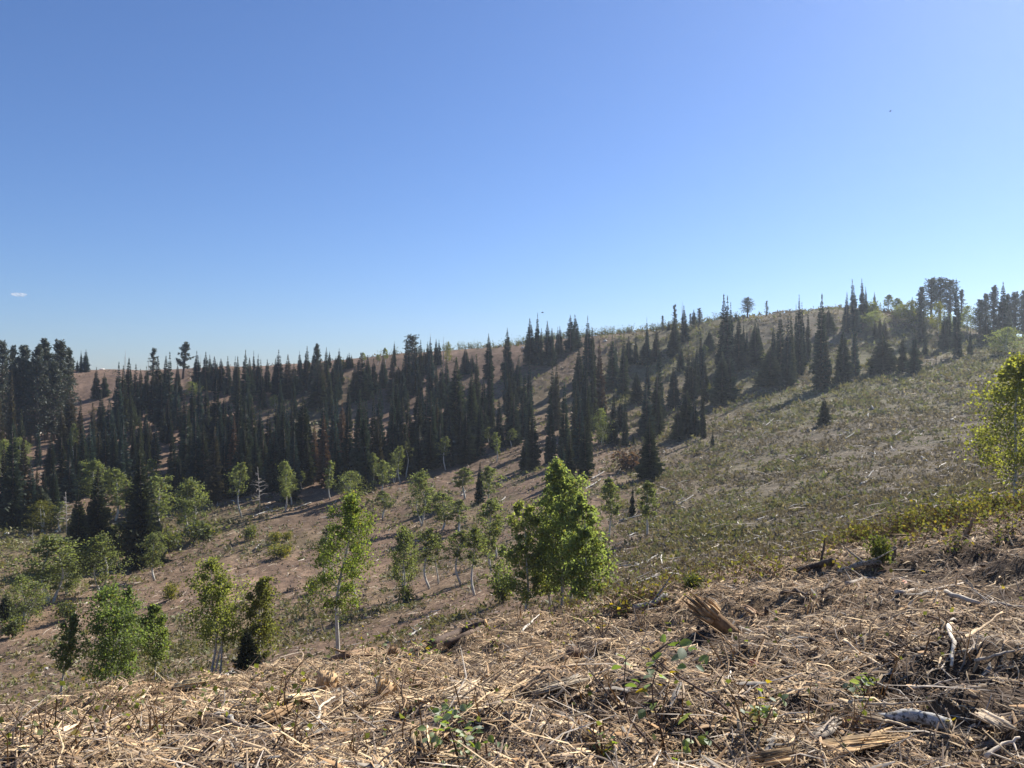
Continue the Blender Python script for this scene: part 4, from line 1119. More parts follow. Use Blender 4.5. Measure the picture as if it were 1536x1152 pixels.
# ------------------------------------------------------------------ fallen logs and poles on the hillside
def log_mesh(seed, mat, col, n=9, r=.5, fork=False, bend=.06):
    """unit-length log along x"""
    rr = random.Random(seed); tm = TM()
    P = [(-.5 + i / (n - 1), bend * math.sin(3 * i / n + seed), rr.uniform(-.01, .01)) for i in range(n)]
    R = [r * (1 - .45 * i / n) * rr.uniform(.9, 1.1) for i in range(n)]
    tube(tm, P, R, 7, col, jit=.06)
    if fork:
        tube(tm, [(.1, .02, 0), (.28, .12, .02), (.42, .2, .05)], [r * .6, r * .4, r * .15], 5, col)
    return tm.mesh("fallen_log", mat, True)
WLOG = [log_mesh(800 + i, M_BIRCH, (1, 1, 1), r=.03, fork=i % 2 == 0) for i in range(4)]
DLOG = [log_mesh(810 + i, M_WOOD, (.12, .09, .07), r=.035, fork=i % 2 == 0) for i in range(2)]
LOGS = [ # x0 y0 x1 y1 thick dark?
 (1012, 757, 1030, 745, 3), (1016, 759, 1040, 744, 2.5), (1050, 737, 1056, 731, 2), (1054, 776, 1072, 793, 4), (930, 784, 962, 774, 3), (953, 853, 990, 832, 4), (930, 853, 957, 850, 3),
 (901, 836, 915, 824, 4), (946, 807, 952, 800, 3), (986, 822, 1003, 814, 2.5), (1046, 815, 1060, 804, 2.5), (1115, 818, 1150, 806, 2.5), (1100, 772, 1118, 762, 2), (952, 878, 972, 866, 3),
 (1310, 611, 1316, 618, 4), (1258, 655, 1280, 645, 2.5), (1270, 660, 1280, 650, 2.5), (1302, 622, 1306, 628, 3), (1308, 687, 1313, 680, 3), (1300, 718, 1312, 708, 2.5), (1294, 729, 1308, 719, 4),
 (1272, 748, 1293, 743, 3), (1338, 672, 1342, 679, 2.5), (1385, 687, 1388, 694, 3.5), (1421, 708, 1436, 701, 2.5), (1426, 632, 1432, 626, 3), (1445, 673, 1460, 661, 4), (1418, 712, 1438, 700, 3),
 (1338, 751, 1360, 740, 2.5), (1175, 755, 1186, 746, 2.5), (1200, 690, 1212, 684, 2), (1236, 640, 1246, 632, 2), (1345, 655, 1352, 645, 2.5), (1380, 655, 1384, 645, 3), (1390, 753, 1405, 744, 3),
 (1290, 690, 1296, 684, 2), (1150, 640, 1160, 628, 2), (1120, 690, 1132, 682, 2), (1226, 705, 1240, 698, 2), (1256, 782, 1270, 775, 3), (1080, 700, 1096, 690, 2), (1135, 783, 1150, 776, 3),
 (800, 700, 812, 694, 2.5), (925, 712, 934, 704, 2.5), (890, 720, 905, 708, 2.5), (878, 735, 900, 720, 3), (738, 637, 744, 630, 2.5), (1063, 612, 1071, 611, 3), (930, 700, 942, 690, 2),
 (382, 775, 410, 764, 3), (400, 770, 432, 762, 2.5), (440, 765, 468, 755, 2.5), (385, 825, 392, 813, 2.5), (54, 656, 60, 647, 4), (76, 648, 88, 645, 3), (172, 752, 192, 747, 3),
 (618, 958, 628, 946, 5), (745, 757, 757, 747, 3), (690, 745, 700, 737, 2.5), (640, 738, 652, 730, 2), (110, 1000, 130, 986, 2), (640, 930, 655, 922, 2.5),
]
LZ = [(250, "far left"), (470, "below the stand at left"), (720, "middle of the slope"), (905, "right of the big aspen clump"), (1080, "lower right slope beside thin aspens"),
      (1220, "right slope left of the lone fir"), (1330, "right slope around the lone fir"), (1600, "right slope near the edge aspen")]
def place_logs():
    recs = []; keyed = {}
    for L in LOGS:
        z = next(n for lim, n in LZ if (L[0] + L[2]) / 2 <= lim)
        ln = math.hypot(L[2] - L[0], L[3] - L[1]); kind = "long" if ln > 19 else "short"
        recs.append((L, z, kind)); keyed.setdefault((z, kind), []).append(L)
    for i, (L, z, kind) in enumerate(recs):
        x0, y0, x1, y1, th = L
        dm = 15
        a = at(x0, y0, dm); b = at(x1, y1, dm)
        if abs(a[1] - b[1]) > 6: b = a + (b - a) * 6 / abs(a[1] - b[1])
        a[2] += .12; b[2] += .12
        c = (a + b) / 2; d = b - a; Ln = float(np.linalg.norm(d)); s = .72 * th / F * c[1] / .06
        o = obj("fallen_log", WLOG[i % 4], None, c)
        o.scale = (Ln, min(s, Ln), min(s, Ln)); o.rotation_mode = 'XYZ'
        o.rotation_euler = (0, -math.asin(d[2] / Ln), math.atan2(d[1], d[0]))
        K = sorted(keyed[(z, kind)], key=lambda q: q[0]); n = K.index(L) + 1
        lb = f"{ORD[n]} {kind} white log from left, {z}" if len(K) > 1 else f"the only {kind} white log, {z}"
        tag(o, lb, "fallen log", "white fallen logs on the hillside")
place_logs()
# ------------------------------------------------------------------ foreground: logs, stumps, branches, saplings
PALE = (.56, .44, .29); TANW = (.42, .28, .15); GREYW = (.36, .31, .25); BROWN = (.15, .10, .065); DARKW = (.085, .063, .048); WHITE = (1, 1, 1)

def gp(px, py, lift=0.0, dmin=2.3):
    p = at(px, py, dmin); p[2] += lift; return p

def spikes(tm, base, axis, n, length, spread, r, col, seed, back=.15):
    """a torn end: long thin fibres fanning out along an axis"""
    rr = random.Random(seed); axis = np.array(axis, float); axis /= np.linalg.norm(axis)
    a = np.cross(axis, [0, .3, 1]); a /= np.linalg.norm(a); b = np.cross(a, axis)
    for i in range(n):
        t = rr.uniform(0, 6.28); q = math.sqrt(rr.random())
        o = (a * math.cos(t) + b * math.sin(t)) * q
        L = length * rr.uniform(.35, 1.0)
        p0 = base + o * r - axis * length * back; d = axis + o * spread * rr.uniform(.3, 1.2)
        p1 = p0 + d * L * .55 + o * L * .03; p2 = p0 + d * L + np.array([rr.uniform(-1, 1), rr.uniform(-1, 1), rr.uniform(-1, 1)]) * L * .08
        c = np.array(col) * rr.uniform(.65, 1.25)
        w = r * rr.uniform(.10, .26)
        tube(tm, [p0, p1, p2], [w, w * .8, w * .12], 4, c)

def rel(tm_pts, o): return [np.asarray(p) - o for p in tm_pts]

def branch(name, label, cat, group, pts, w, col, mat=None, twigs=0, seed=0, lift=.03, n=6, taper=.6, dmin=2.3, splinter=None):
    """a stick or log through photograph points resting just above the ground; w is its width there in pixels"""
    P = []
    for q in pts:
        l = q[2] if len(q) > 2 else lift
        P.append(gp(q[0], q[1], 0, dmin))
    dm = np.median([p[1] for p in P])
    # keep one piece together: no leaps in depth between points
    out = []
    for q, p in zip(pts, P):
        if abs(p[1] - dm) > .22 * dm:
            s = (dm * (1.22 if p[1] > dm else .78)) / p[1]; p = p * s
        p = p.copy(); l = q[2] if len(q) > 2 else lift
        p[2] = max(p[2], float(H(p[0], p[1]))) + l; out.append(p)
    P = np.array(out); o = P.mean(0)
    r = w / 2 / F * dm
    # resample with small wobble
    k = max(4, len(P) * 3); t = np.linspace(0, 1, len(P)); tt = np.linspace(0, 1, k)
    Q = np.stack([np.interp(tt, t, P[:, i]) for i in range(3)], 1)
    rr = np.random.default_rng(seed + 5); Q[1:-1] += rr.normal(size=(k - 2, 3)) * r * (.10 if name.endswith('log') else .30)
    R = r * (1 - (1 - taper) * tt) * (rr.uniform(.96, 1.04, k) if name.endswith('log') else rr.uniform(.82, 1.15, k))
    tm = TM(); tube(tm, Q - o, R, n, col, jit=.03 if name.endswith('log') else .12)
    for i in range(twigs):
        q = Q[int(rr.integers(1, k - 1))]; e = q + rr.normal(size=3) * np.array([1, 1, .5]) * r * 9 + np.array([0, 0, r * 6])
        tube(tm, [q - o, (q + e) / 2 - o + rr.normal(size=3) * r * .4, e - o], [r * .45, r * .3, r * .1], 4, col, cap=False)
    me = tm.mesh(name, mat or M_WOOD, True)
    root = obj(name, me, None, o); tag(root, label, cat, group)
    if splinter:
        for end, (num, ln, spr, c) in splinter.items():
            st = TM(); i0, i1 = (0, 1) if end == 'a' else (-1, -2)
            spikes(st, Q[i0] - o, Q[i0] - Q[i1], num, ln, spr, R[i0], c, seed)
            obj("splintered_end", st.mesh("splintered_end", M_WOOD), root)
    return root

def fibres(name, label, cat, group, x0, y0, x1, y1, width, col, n, seed, lift=.03, curl=.12, dmin=2.3, up=0.0):
    """a torn slab of wood: a bundle of long fibres lying together"""
    a = gp(x0, y0, lift, dmin); b = gp(x1, y1, lift, dmin)
    if abs(b[1] - a[1]) > .8: b = b * ((a[1] + .8 * np.sign(b[1] - a[1])) / b[1]); b[2] = float(H(b[0], b[1])) + lift
    b[2] += up; o = (a + b) / 2; ax = b - a; L = float(np.linalg.norm(ax)); w = width / F * a[1]
    rr = np.random.default_rng(seed); tm = TM()
    sd = np.cross(ax / L, [0, 0, 1.0]); sd /= np.linalg.norm(sd); u = np.cross(sd, ax / L)
    for i in range(n):
        f = rr.normal() * .3; g = abs(rr.normal()) * .3
        t0 = rr.uniform(0, .35); t1 = rr.uniform(.6, 1.08); sp = rr.normal() * curl * L; k = 5
        tt = np.linspace(t0, t1, k)[:, None]
        Q = a + ax * tt + sd * (f * w + sp * np.abs(tt - .4) ** 2 * 1.5) + u * (g * w * .6 + abs(rr.normal()) * curl * L * .5 * (tt - .4) ** 2)
        wd = w * (rr.uniform(.04, .10) if rr.random() < .72 else rr.uniform(.14, .30))
        tube(tm, Q - o, wd * np.array([.5, 1, 1, .8, .15]), 4, np.array(col) * rr.uniform(.45, 1.3))
    r = obj(name, tm.mesh(name, M_WOOD), None, o); tag(r, label, cat, group); return r

GB = "loose branches on the wood chips"; GS = "torn wood slabs on the wood chips"; GL = "logs on the near slope"

def shards(tm, axis0, tip, n, width, col, seed):
    """broad torn slivers of unequal length, one face of a broken trunk"""
    rr = random.Random(seed); ax = np.asarray(tip) - axis0; L = np.linalg.norm(ax); ax = ax / L
    a = np.cross(ax, [0, .2, 1]); a /= np.linalg.norm(a); b = np.cross(a, ax)
    for i in range(n):
        t = rr.uniform(0, 6.28); o = (a * math.cos(t) + b * math.sin(t)) * width * (.35 + .6 * rr.random())
        l = L * rr.choice((.45, .6, .75, .95, 1.15)) * rr.uniform(.85, 1.1); w = width * rr.uniform(.12, .42)
        c = np.array(col) * rr.uniform(.5, 1.25); bend = o * rr.uniform(-.1, .45)
        s0 = np.cross(ax, o); s0 /= np.linalg.norm(s0) + 1e-9; th = o / (np.linalg.norm(o) + 1e-9) * w * .3
        V = []
        for q, f in ((0, 1), (.45, 1.05), (.78, .7), (1, .06)):
            p = axis0 + o + ax * l * q + bend * q * q + np.array([rr.uniform(-1, 1), rr.uniform(-1, 1), 0]) * w * .15
            V += [p - s0 * w * f * .5, p + s0 * w * f * .5, p + th * f]
        Fc = []
        for r in (0, 3, 6):
            for k in range(3):
                p = r + k; q2 = r + (k + 1) % 3; Fc += [(p, q2, q2 + 3), (p, q2 + 3, p + 3)]
        tm.add(V, Fc, c)

def splintered_stump():
    b = gp(1106, 952, -.01); s = b[1] / F
    top = np.array([-50 * s, .06, 38 * s]); ax = top / np.linalg.norm(top); L = float(np.linalg.norm(top))
    sa = np.cross(ax, [0, 1.0, 0]); sa /= np.linalg.norm(sa); sb = np.cross(sa, ax); rr = random.Random(33)
    tm = TM(); n = 22; V = []; C = []; jag = [rr.choice((-.18, .0, .12, .3, .45)) * rr.uniform(.6, 1.2) for k in range(n)]
    lob = [rr.uniform(.72, 1.25) for k in range(n)]
    for q, r in ((-.3, 7), (0, 9), (.35, 11), (.7, 13), (1.0, 16)):
        for k in range(n):
            t = 6.283 * k / n; d = sa * math.cos(t) + sb * math.sin(t) * .8
            V.append(ax * L * (q + (jag[k] if q == 1.0 else 0)) + d * r * s * (1 + (lob[k] - 1) * (.5 + .5 * max(q, 0))))
            C.append(np.array([.30, .185, .095]) * (.62 + .5 * (lob[k] - .7)) * rr.uniform(.85, 1.15))
    Fc = []
    for g in range(4):
        for k in range(n):
            p = g * n + k; q = g * n + (k + 1) % n; Fc += [(p, q, q + n), (p, q + n, p + n)]
    V.append(ax * L * .55); C.append(np.array([.34, .22, .12]))
    for k in range(n): Fc.append((4 * n + k, 4 * n + (k + 1) % n, 5 * n))
    tm.add(V, Fc, np.array(C))
    root = obj("splintered_stump", tm.mesh("splintered_stump", M_WOOD), None, b)
    st = TM(); shards(st, top * .55, top * 1.5, 18, 11 * s, (.40, .26, .135), 3); spikes(st, top * .8, top, 26, 34 * s, .25, 15 * s, (.48, .33, .18), 3, .25)
    obj("torn_fibres", st.mesh("torn_fibres", M_WOOD), root)
    s2 = TM()
    for k in range(5):
        a = k * 1.3; tube(s2, [(8 * s, 0, 0), (10 * s + math.cos(a) * 14 * s, math.sin(a) * 16 * s, -3 * s), (12 * s + math.cos(a) * 26 * s, math.sin(a) * 26 * s, -9 * s)], [6 * s, 4 * s, 2 * s], 5, (.15, .10, .06), jit=.2)
    obj("root", s2.mesh("root", M_WOOD, True), root)
    tag(root, "large torn stump fragment with frayed top leaning left on the brow", "stump")
splintered_stump()

def chunk(label, x, y, wpx, hpx, col, tip, seed, name="stump", cat="stump", lean=(0, 0), n=36):
    b = gp(x, y, 0); s = b[1] / F; tm = TM(); h = hpx * s; r = wpx / 2 * s; ax = np.array([lean[0] * h, lean[1] * h, h])
    tube(tm, [(0, 0, -.03), ax * .4, ax * .75], [r * 1.15, r, r * .9], 9, col, jit=.16)
    root = obj(name, tm.mesh(name, M_WOOD, True), None, b)
    st = TM(); spikes(st, ax * .5, ax, n, h * .75, .25, r * .9, tip, seed, .2)
    obj("torn_fibres", st.mesh("torn_fibres", M_WOOD), root)
    tag(root, label, cat, "stumps on the near slope")
chunk("small splintered stump with frayed tan top right of the brown brow log", 584, 990, 16, 22, (.20, .135, .08), TANW, 4, lean=(.5, 0))
chunk("fan of yellow splinters standing beside a dark stick, left of centre", 572, 1050, 26, 34, TANW, (.55, .40, .22), 5, lean=(.35, 0), n=60)
chunk("torn brown stub with frayed top beside the white-barked log", 1288, 1104, 36, 30, (.18, .115, .07), (.46, .30, .16), 6, lean=(-.2, 0), n=70)
chunk("low brown stub with pale ragged top, middle of the slope", 862, 984, 26, 14, (.13, .085, .055), PALE, 7, n=26)
chunk("dark upright stub on the brow among yellow leaves at right", 1340, 842, 6, 30, (.17, .125, .09), (.22, .16, .11), 8, lean=(.12, 0), n=10)
chunk("tall thin torn strip standing on the right brow before the leafy bank", 1447, 806, 7, 38, (.30, .20, .12), TANW, 9, lean=(.45, 0), n=14)
chunk("dark small stub on dark soil at far right middle", 1150, 924, 7, 18, (.06, .045, .035), (.08, .06, .05), 10, n=8)
chunk("round birch stub, left of a white pair in the lower left", 326, 1082, 9, 16, (.55, .52, .46), PALE, 11, n=10)
chunk("round birch stub, right of a white pair in the lower left", 346, 1088, 9, 18, (.55, .52, .46), PALE, 12, n=10)
chunk("frayed honey-coloured stub beside the pale bent root, left centre", 488, 1030, 30, 24, TANW, (.58, .44, .26), 13, lean=(.3, 0), n=50)

# the white-barked log, low at the right
r = branch("birch_log", "white-barked log with black scars lying low at the right", "log", GL, [(1318, 1094, .03), (1370, 1093, .035), (1425, 1099, .03)], 19, WHITE, M_BIRCH, seed=3, n=12, taper=1.0)
pe = TM(); spikes(pe, np.array([-.17, 0, .0]), (-1, .1, .1), 18, .22, .2, .022, (.33, .27, .2), 5, .1); obj("splintered_end", pe.mesh("splintered_end", M_WOOD), r)
fibres("torn_wood", "long torn golden slab along the bottom edge at right", "torn wood", GS, 1115, 1156, 1352, 1118, 26, (.42, .285, .15), 60, 21, curl=.09)
fibres("torn_wood", "grey torn slab beside the left end of the golden slab", "torn wood", GS, 1215, 1122, 1262, 1092, 14, GREYW, 26, 22)
fibres("torn_wood", "pale long fibres bundled on chips, left of centre bottom", "torn wood", GS, 662, 1060, 735, 1012, 16, PALE, 36, 23)
fibres("torn_wood", "tan fibre bundle below the pale one, centre bottom", "torn wood", GS, 700, 1078, 778, 1036, 16, (.46, .33, .19), 36, 24)
fibres("torn_wood", "thick brown slab pointing down-left in the lower left", "torn wood", GS, 392, 1094, 440, 1066, 16, (.33, .215, .115), 30, 25, curl=.04)
fibres("torn_wood", "pale rough slab lying level in the middle foreground", "torn wood", GS, 798, 1052, 876, 1030, 14, (.46, .38, .27), 34, 26)
fibres("torn_wood", "pale yellow slab on the brow, left of the leaning white log", "torn wood", GS, 262, 1036, 312, 1030, 16, (.58, .45, .25), 26, 27, curl=.03, dmin=5)
fibres("torn_wood", "long pale splinter bundle near the bottom left corner", "torn wood", GS, 60, 1128, 118, 1096, 12, PALE, 24, 28)
fibres("torn_wood", "arched fibre bundle in the left foreground above the brown slab", "torn wood", GS, 430, 1062, 478, 1050, 16, (.55, .42, .25), 34, 29, curl=.22)
fibres("torn_wood", "torn slab with dark underside behind the splintered stump, left", "torn wood", GS, 1012, 925, 1040, 898, 14, TANW, 24, 30, curl=.2)
fibres("torn_wood", "reddish brown slab right of the splintered stump", "torn wood", GS, 1118, 915, 1142, 932, 10, (.30, .19, .11), 20, 31)
fibres("torn_wood", "straw-pale torn slab under the white pole, right foreground", "torn wood", GS, 1465, 1080, 1520, 1110, 18, (.50, .40, .28), 30, 32, curl=.2)

BR = [
 ("dark-barked upper log with sawn tan end on the brow, centre left", "log", GL, [(648, 972), (690, 953), (729, 939)], 11, (.085, .06, .045), M_BARK, 1),
 ("dark-barked lower log with sawn tan end beside the upper one", "log", GL, [(668, 972), (700, 957), (724, 949)], 9, (.10, .07, .05), M_BARK, 0),
 ("smooth brown fallen log on the brow at the tall aspen's foot", "log", GL, [(486, 998), (520, 989), (560, 979)], 12, (.23, .15, .09), None, 2),
 ("white log leaning on the brow below the bushy upright aspen", "log", GL, [(326, 1022), (345, 1013), (364, 1003)], 7, WHITE, M_BIRCH, 0),
 ("pale grey log left of the splintered stump on the brow", "log", GL, [(950, 924), (978, 914), (1000, 902)], 9, (.8, .78, .75), M_BIRCH, 1),
 ("hollow dark log under leaves on the right brow", "log", GL, [(1196, 864), (1225, 855), (1250, 855)], 10, DARKW, M_BARK, 1),
 ("white-ended log right of the hollow dark one", "log", GL, [(1258, 864), (1290, 853), (1322, 849)], 8, (.7, .66, .6), M_BIRCH, 2),
 ("dark arched branch rising from the brow at left", "branch", GB, [(236, 1012, .05), (250, 1016, .12), (257, 1032, .02)], 4, DARKW, None, 0),
 ("curved tan peg standing up in the lower left", "branch", GB, [(160, 1114, 0), (159, 1098, .03), (166, 1082, .08)], 6, TANW, None, 0),
 ("long wavy pale root crossing the left brow", "branch", GB, [(268, 1059), (300, 1062), (335, 1058), (365, 1064)], 5, PALE, None, 0),
 ("long bent grey root in the lower left corner area", "branch", GB, [(346, 1090), (366, 1100), (385, 1106), (402, 1104)], 6, GREYW, None, 1),
 ("pale forked branch bending upright, left foreground", "branch", GB, [(455, 1112), (476, 1094), (480, 1068), (502, 1052)], 7, (.48, .42, .33), None, 2),
 ("long thin grey stick slanting down right, left of centre", "branch", GB, [(508, 1058), (540, 1085), (578, 1132)], 4, GREYW, None, 1),
 ("pale straight stick lying level, left of centre", "branch", GB, [(480, 1083), (512, 1085), (546, 1087)], 6, PALE, None, 0),
 ("long dark stick slanting up right, centre left", "branch", GB, [(545, 1066), (590, 1048), (637, 1029)], 5, BROWN, None, 2),
 ("thin pale stick pointing down right below the sawn logs", "branch", GB, [(742, 1002), (760, 1015), (778, 1032)], 4, PALE, None, 0),
 ("whitish stick on the brow left of the low brown stub", "branch", GB, [(782, 952), (796, 940), (810, 928)], 4, (.5, .45, .38), None, 0),
 ("white stick lying before the sawn logs", "branch", GB, [(582, 966), (604, 965), (624, 962)], 4, (.62, .57, .5), None, 1),
 ("long bleached pole reaching the right picture edge", "branch", GB, [(1418, 899), (1460, 911), (1500, 918), (1545, 922)], 8, (.46, .41, .34), None, 1),
 ("bleached pole above the long one at right", "branch", GB, [(1345, 893), (1395, 890), (1445, 880)], 7, (.44, .38, .31), None, 1),
 ("antler-shaped white chip on dark soil at right", "branch", GB, [(1423, 958, .09), (1432, 980, .05), (1427, 1004, .01)], 9, (.66, .58, .46), None, 0),
 ("tan arm rising right from the antler-shaped chip", "branch", GB, [(1437, 980, .03), (1470, 960, .06), (1504, 938, .1)], 6, (.45, .33, .2), None, 0),
 ("short pale arm below the antler-shaped chip's tan arm", "branch", GB, [(1438, 988), (1455, 984), (1472, 978)], 6, PALE, None, 0),
 ("pale stick sloping into the dark soil mound at right", "branch", GB, [(1266, 978, .08), (1295, 993, .04), (1323, 1004, .02)], 7, PALE, None, 1),
 ("long thin arched twig above the torn brown stub", "branch", GB, [(1180, 1054), (1225, 1049), (1262, 1056), (1287, 1072)], 3, GREYW, None, 0),
 ("long thin twig slanting across above the white-barked log", "branch", GB, [(1310, 1040, .06), (1350, 1056, .06), (1392, 1088, .03)], 4, GREYW, None, 1),
 ("straight level twig just behind the white-barked log", "branch", GB, [(1298, 1074), (1350, 1075), (1402, 1073)], 4, (.45, .37, .27), None, 0),
 ("pale stick lying in front of the torn brown stub", "branch", GB, [(1304, 1112, .05), (1340, 1104, .05), (1385, 1110, .03)], 6, PALE, None, 0),
 ("grey stick lying level at the right edge middle", "branch", GB, [(1360, 1042), (1400, 1036), (1440, 1026)], 4, GREYW, None, 1),
 ("dark crooked stick behind the antler-shaped chip", "branch", GB, [(1392, 930), (1420, 950), (1446, 972)], 4, BROWN, None, 2),
 ("white short stick standing right of the red leaf", "branch", GB, [(1090, 1040, 0), (1096, 1022, .06)], 5, (.62, .57, .48), None, 0),
 ("dark forked stick on the brow left of the long dark root", "branch", GB, [(1234, 893), (1243, 882), (1250, 872)], 5, DARKW, None, 1),
 ("dark charred stick lying on the right slope below the brow", "branch", GB, [(1172, 895), (1195, 896), (1214, 896)], 6, DARKW, None, 0),
 ("grey twisted root beside the hollow dark log", "branch", GB, [(1270, 880), (1300, 872), (1335, 876), (1360, 870)], 6, GREYW, None, 2),
 ("long pale stick pointing at the leafy sapling", "branch", GB, [(842, 1010), (880, 1004), (915, 996)], 4, PALE, None, 1),
 ("bent tan strip lying across bare soil at centre", "branch", GB, [(745, 990), (790, 975), (840, 972)], 5, TANW, None, 0),
 ("thin stick pointing up left beside the soil patch at centre", "branch", GB, [(838, 1108), (842, 1092), (846, 1082)], 4, PALE, None, 0),
 ("long slanting dry stalk in the lower left centre", "branch", GB, [(428, 1028, .05), (436, 1050, .03), (440, 1068, 0)], 3, BROWN, None, 0),
 ("slender grey stick slanting over chips at bottom left", "branch", GB, [(30, 1102), (62, 1092), (100, 1080)], 4, GREYW, None, 1),
 ("brown thick stick at the far bottom left corner", "branch", GB, [(58, 1124), (82, 1114), (108, 1102)], 7, (.30, .20, .12), None, 0),
 ("pale split stick rising from the left brow", "branch", GB, [(205, 1062, .02), (216, 1052, .06), (227, 1043, .1)], 5, PALE, None, 0),
 ("thin curved stick on the far left brow beside the leaning aspen", "branch", GB, [(130, 1062), (146, 1054, .06), (132, 1042, .14)], 3, (.38, .29, .19), None, 0),
 ("grey pole lying on the right edge below the bleached pole", "branch", GB, [(1462, 1000), (1500, 990), (1536, 985)], 5, GREYW, None, 1),
 ("broad pale chip standing on edge at the bottom centre left", "branch", GB, [(636, 1138, .0), (640, 1118, .06)], 13, (.62, .50, .32), None, 0),
 ("pale crooked branch at the bottom right corner", "branch", GB, [(1478, 1148), (1506, 1126), (1530, 1118)], 8, (.52, .44, .34), None, 2),
]
for i, (lb, cat, grp, pts, w, col, mat, tw) in enumerate(BR):
    nm = "log" if cat == "log" else "branch"
    far = max(p[1] for p in pts) < 1070 and pts[0][0] < 800
    r = branch(nm, lb, cat, grp, pts, w, col, mat, tw, seed=40 + i, n=10 if nm == "log" else 6, taper=.9 if nm == "log" else .45, dmin=5 if far else 2.3, lift=.05 if nm == "log" else .03)
    if "sawn" in lb:   # the sawn face
        P = [gp(p[0], p[1], .05, 5) for p in pts]; o = np.array(r.location)
        ax = P[-1] - P[-2]; ax /= np.linalg.norm(ax); e = P[-1] - o; rad = w / 2 / F * P[-1][1]
        tm = TM(); tube(tm, [e - ax * .02, e + ax * .012], [rad * .97, rad * .95], 12, (.50, .32, .16)); obj("sawn_end", tm.mesh("sawn_end", M_WOOD), r)

# one leaf, used for every leaf of the near saplings
def leaf_mesh(name, col, curl=.15):
    tm = TM(); n = 7; V = []; C = []
    for i in range(n):
        t = i / (n - 1); w = .36 * math.sin(math.pi * min(1, t * .92 + .04)) ** .75
        z = -curl * (t - .3) ** 2
        for k, s in enumerate((-1, 0, 1)):
            V.append((t, s * w, z + abs(s) * w * .28)); C.append(np.array(col) * (1.15 if s == 0 else 1))
    Fc = []
    for i in range(n - 1):
        for k in range(2):
            p = i * 3 + k; Fc += [(p, p + 1, p + 4), (p, p + 4, p + 3)]
    tm.add(V, Fc, np.array(C)); return tm.mesh(name, M_LEAF, True)
M_LEAF = leaf_mat("broad_leaves", trans=.42, gloss=.07, tint=(1.8, 1.7, .5), rand=.25)
LF_G = leaf_mesh("leaf", (.15, .215, .055)); LF_D = leaf_mesh("leaf", (.085, .135, .05)); LF_Y = leaf_mesh("leaf", (.28, .22, .035)); LF_P = leaf_mesh("leaf", (.15, .19, .12)); LF_R = leaf_mesh("leaf", (.42, .10, .05))

def put_leaf(root, p, size, me, rr):
    l = obj("leaf", me, root, p); l.scale = (size,) * 3
    l.rotation_euler = (rr.uniform(-.9, .9), rr.uniform(-.7, .6), rr.uniform(0, 6.28))

def sapling(label, base, stems, lv, size, seed, cat="sapling", name="sapling"):
    """base pixel; stems and leaves as pixels seen from here, standing at the base's distance"""
    b = gp(*base); d = b[1]; rr = random.Random(seed)
    root = empty(name, b); tag(root, label, cat, "leafy saplings on the near slope")
    def pt(px, py, dd=0.0):
        y = d + dd; return np.array([(px - CX) / F * y, y, -(py - CY) / F * y]) - b
    for s in stems:
        tm = TM(); m = len(s); dd = rr.uniform(-.12, .12)
        P = [pt(x, y, dd * i / m) for i, (x, y) in enumerate(s)]
        tube(tm, P, np.linspace(.0062, .0022, m), 6, np.array([.11, .075, .06]) * rr.uniform(.8, 1.3), jit=.05)
        obj("stem", tm.mesh("stem", M_BARK, True), root)
    for q in lv:
        me = {'g': LF_G, 'd': LF_D, 'y': LF_Y, 'p': LF_P, 'r': LF_R}[q[2]]
        put_leaf(root, pt(q[0], q[1], rr.uniform(-.1, .1)), size * rr.uniform(.85, 1.25) * (1.25 if q[2] == 'p' else 1), me, rr)
    return root
sapling("tallest leafy sapling with dark bare stems, centre right foreground", (1010, 1138),
    [[(975, 1114), (958, 1096), (945, 1080), (936, 1045), (937, 1010), (939, 985)], [(1096, 1070), (1068, 1045), (1030, 1022), (1000, 1004), (975, 980), (962, 962)],
     [(1086, 1130), (1060, 1104), (1040, 1082), (1020, 1058), (1014, 1040), (1020, 1025)], [(1000, 1140), (990, 1090), (980, 1058), (978, 1030), (986, 1000)],
     [(1040, 1135), (1036, 1110), (1034, 1080)], [(975, 985), (1000, 966), (1016, 958)], [(930, 1062), (905, 1032), (880, 1000)]],
    [(998, 963, 'g'), (1004, 966, 'd'), (1016, 962, 'g'), (1019, 967, 'g'), (1024, 972, 'p'), (1036, 977, 'g'), (1033, 973, 'd'), (1024, 984, 'p'), (1048, 992, 'g'), (1054, 995, 'g'), (1060, 997, 'd'), (1044, 998, 'd'),
     (964, 972, 'y'), (978, 989, 'g'), (982, 994, 'p'), (975, 1000, 'd'), (987, 1010, 'g'), (976, 1012, 'd'), (965, 1018, 'd'), (985, 1026, 'y'), (990, 1016, 'g'), (960, 1024, 'd'), (955, 1030, 'd'), (968, 1033, 'g'), (972, 1036, 'y'), (962, 1036, 'd'),
     (984, 1054, 'g'), (980, 1058, 'd'), (966, 1064, 'd'), (983, 1068, 'y'), (1018, 1008, 'y'), (1016, 1000, 'd'), (1034, 1074, 'p'), (1038, 1070, 'p'), (1054, 1102, 'g'), (1058, 1108, 'd'), (1062, 1116, 'g'), (1028, 1112, 'g'), (1032, 1122, 'd'), (1036, 1128, 'g'), (1006, 1136, 'g'), (1012, 1128, 'd'),
     (938, 988, 'p'), (932, 1000, 'd'), (948, 1000, 'g')], .047, 5)
sapling("short leafy sprig just left of the tallest sapling's foot", (905, 1140), [[(905, 1140), (903, 1118), (902, 1102)], [(906, 1136), (914, 1122), (922, 1114)], [(900, 1128), (893, 1108), (885, 1096)]],
    [(902, 1102, 'g'), (900, 1112, 'g'), (910, 1116, 'y'), (920, 1116, 'g'), (898, 1122, 'd'), (908, 1126, 'y'), (916, 1124, 'g'), (893, 1110, 'y'), (912, 1110, 'd'), (895, 1120, 'g')], .045, 6)
rr_ = random.Random(9)
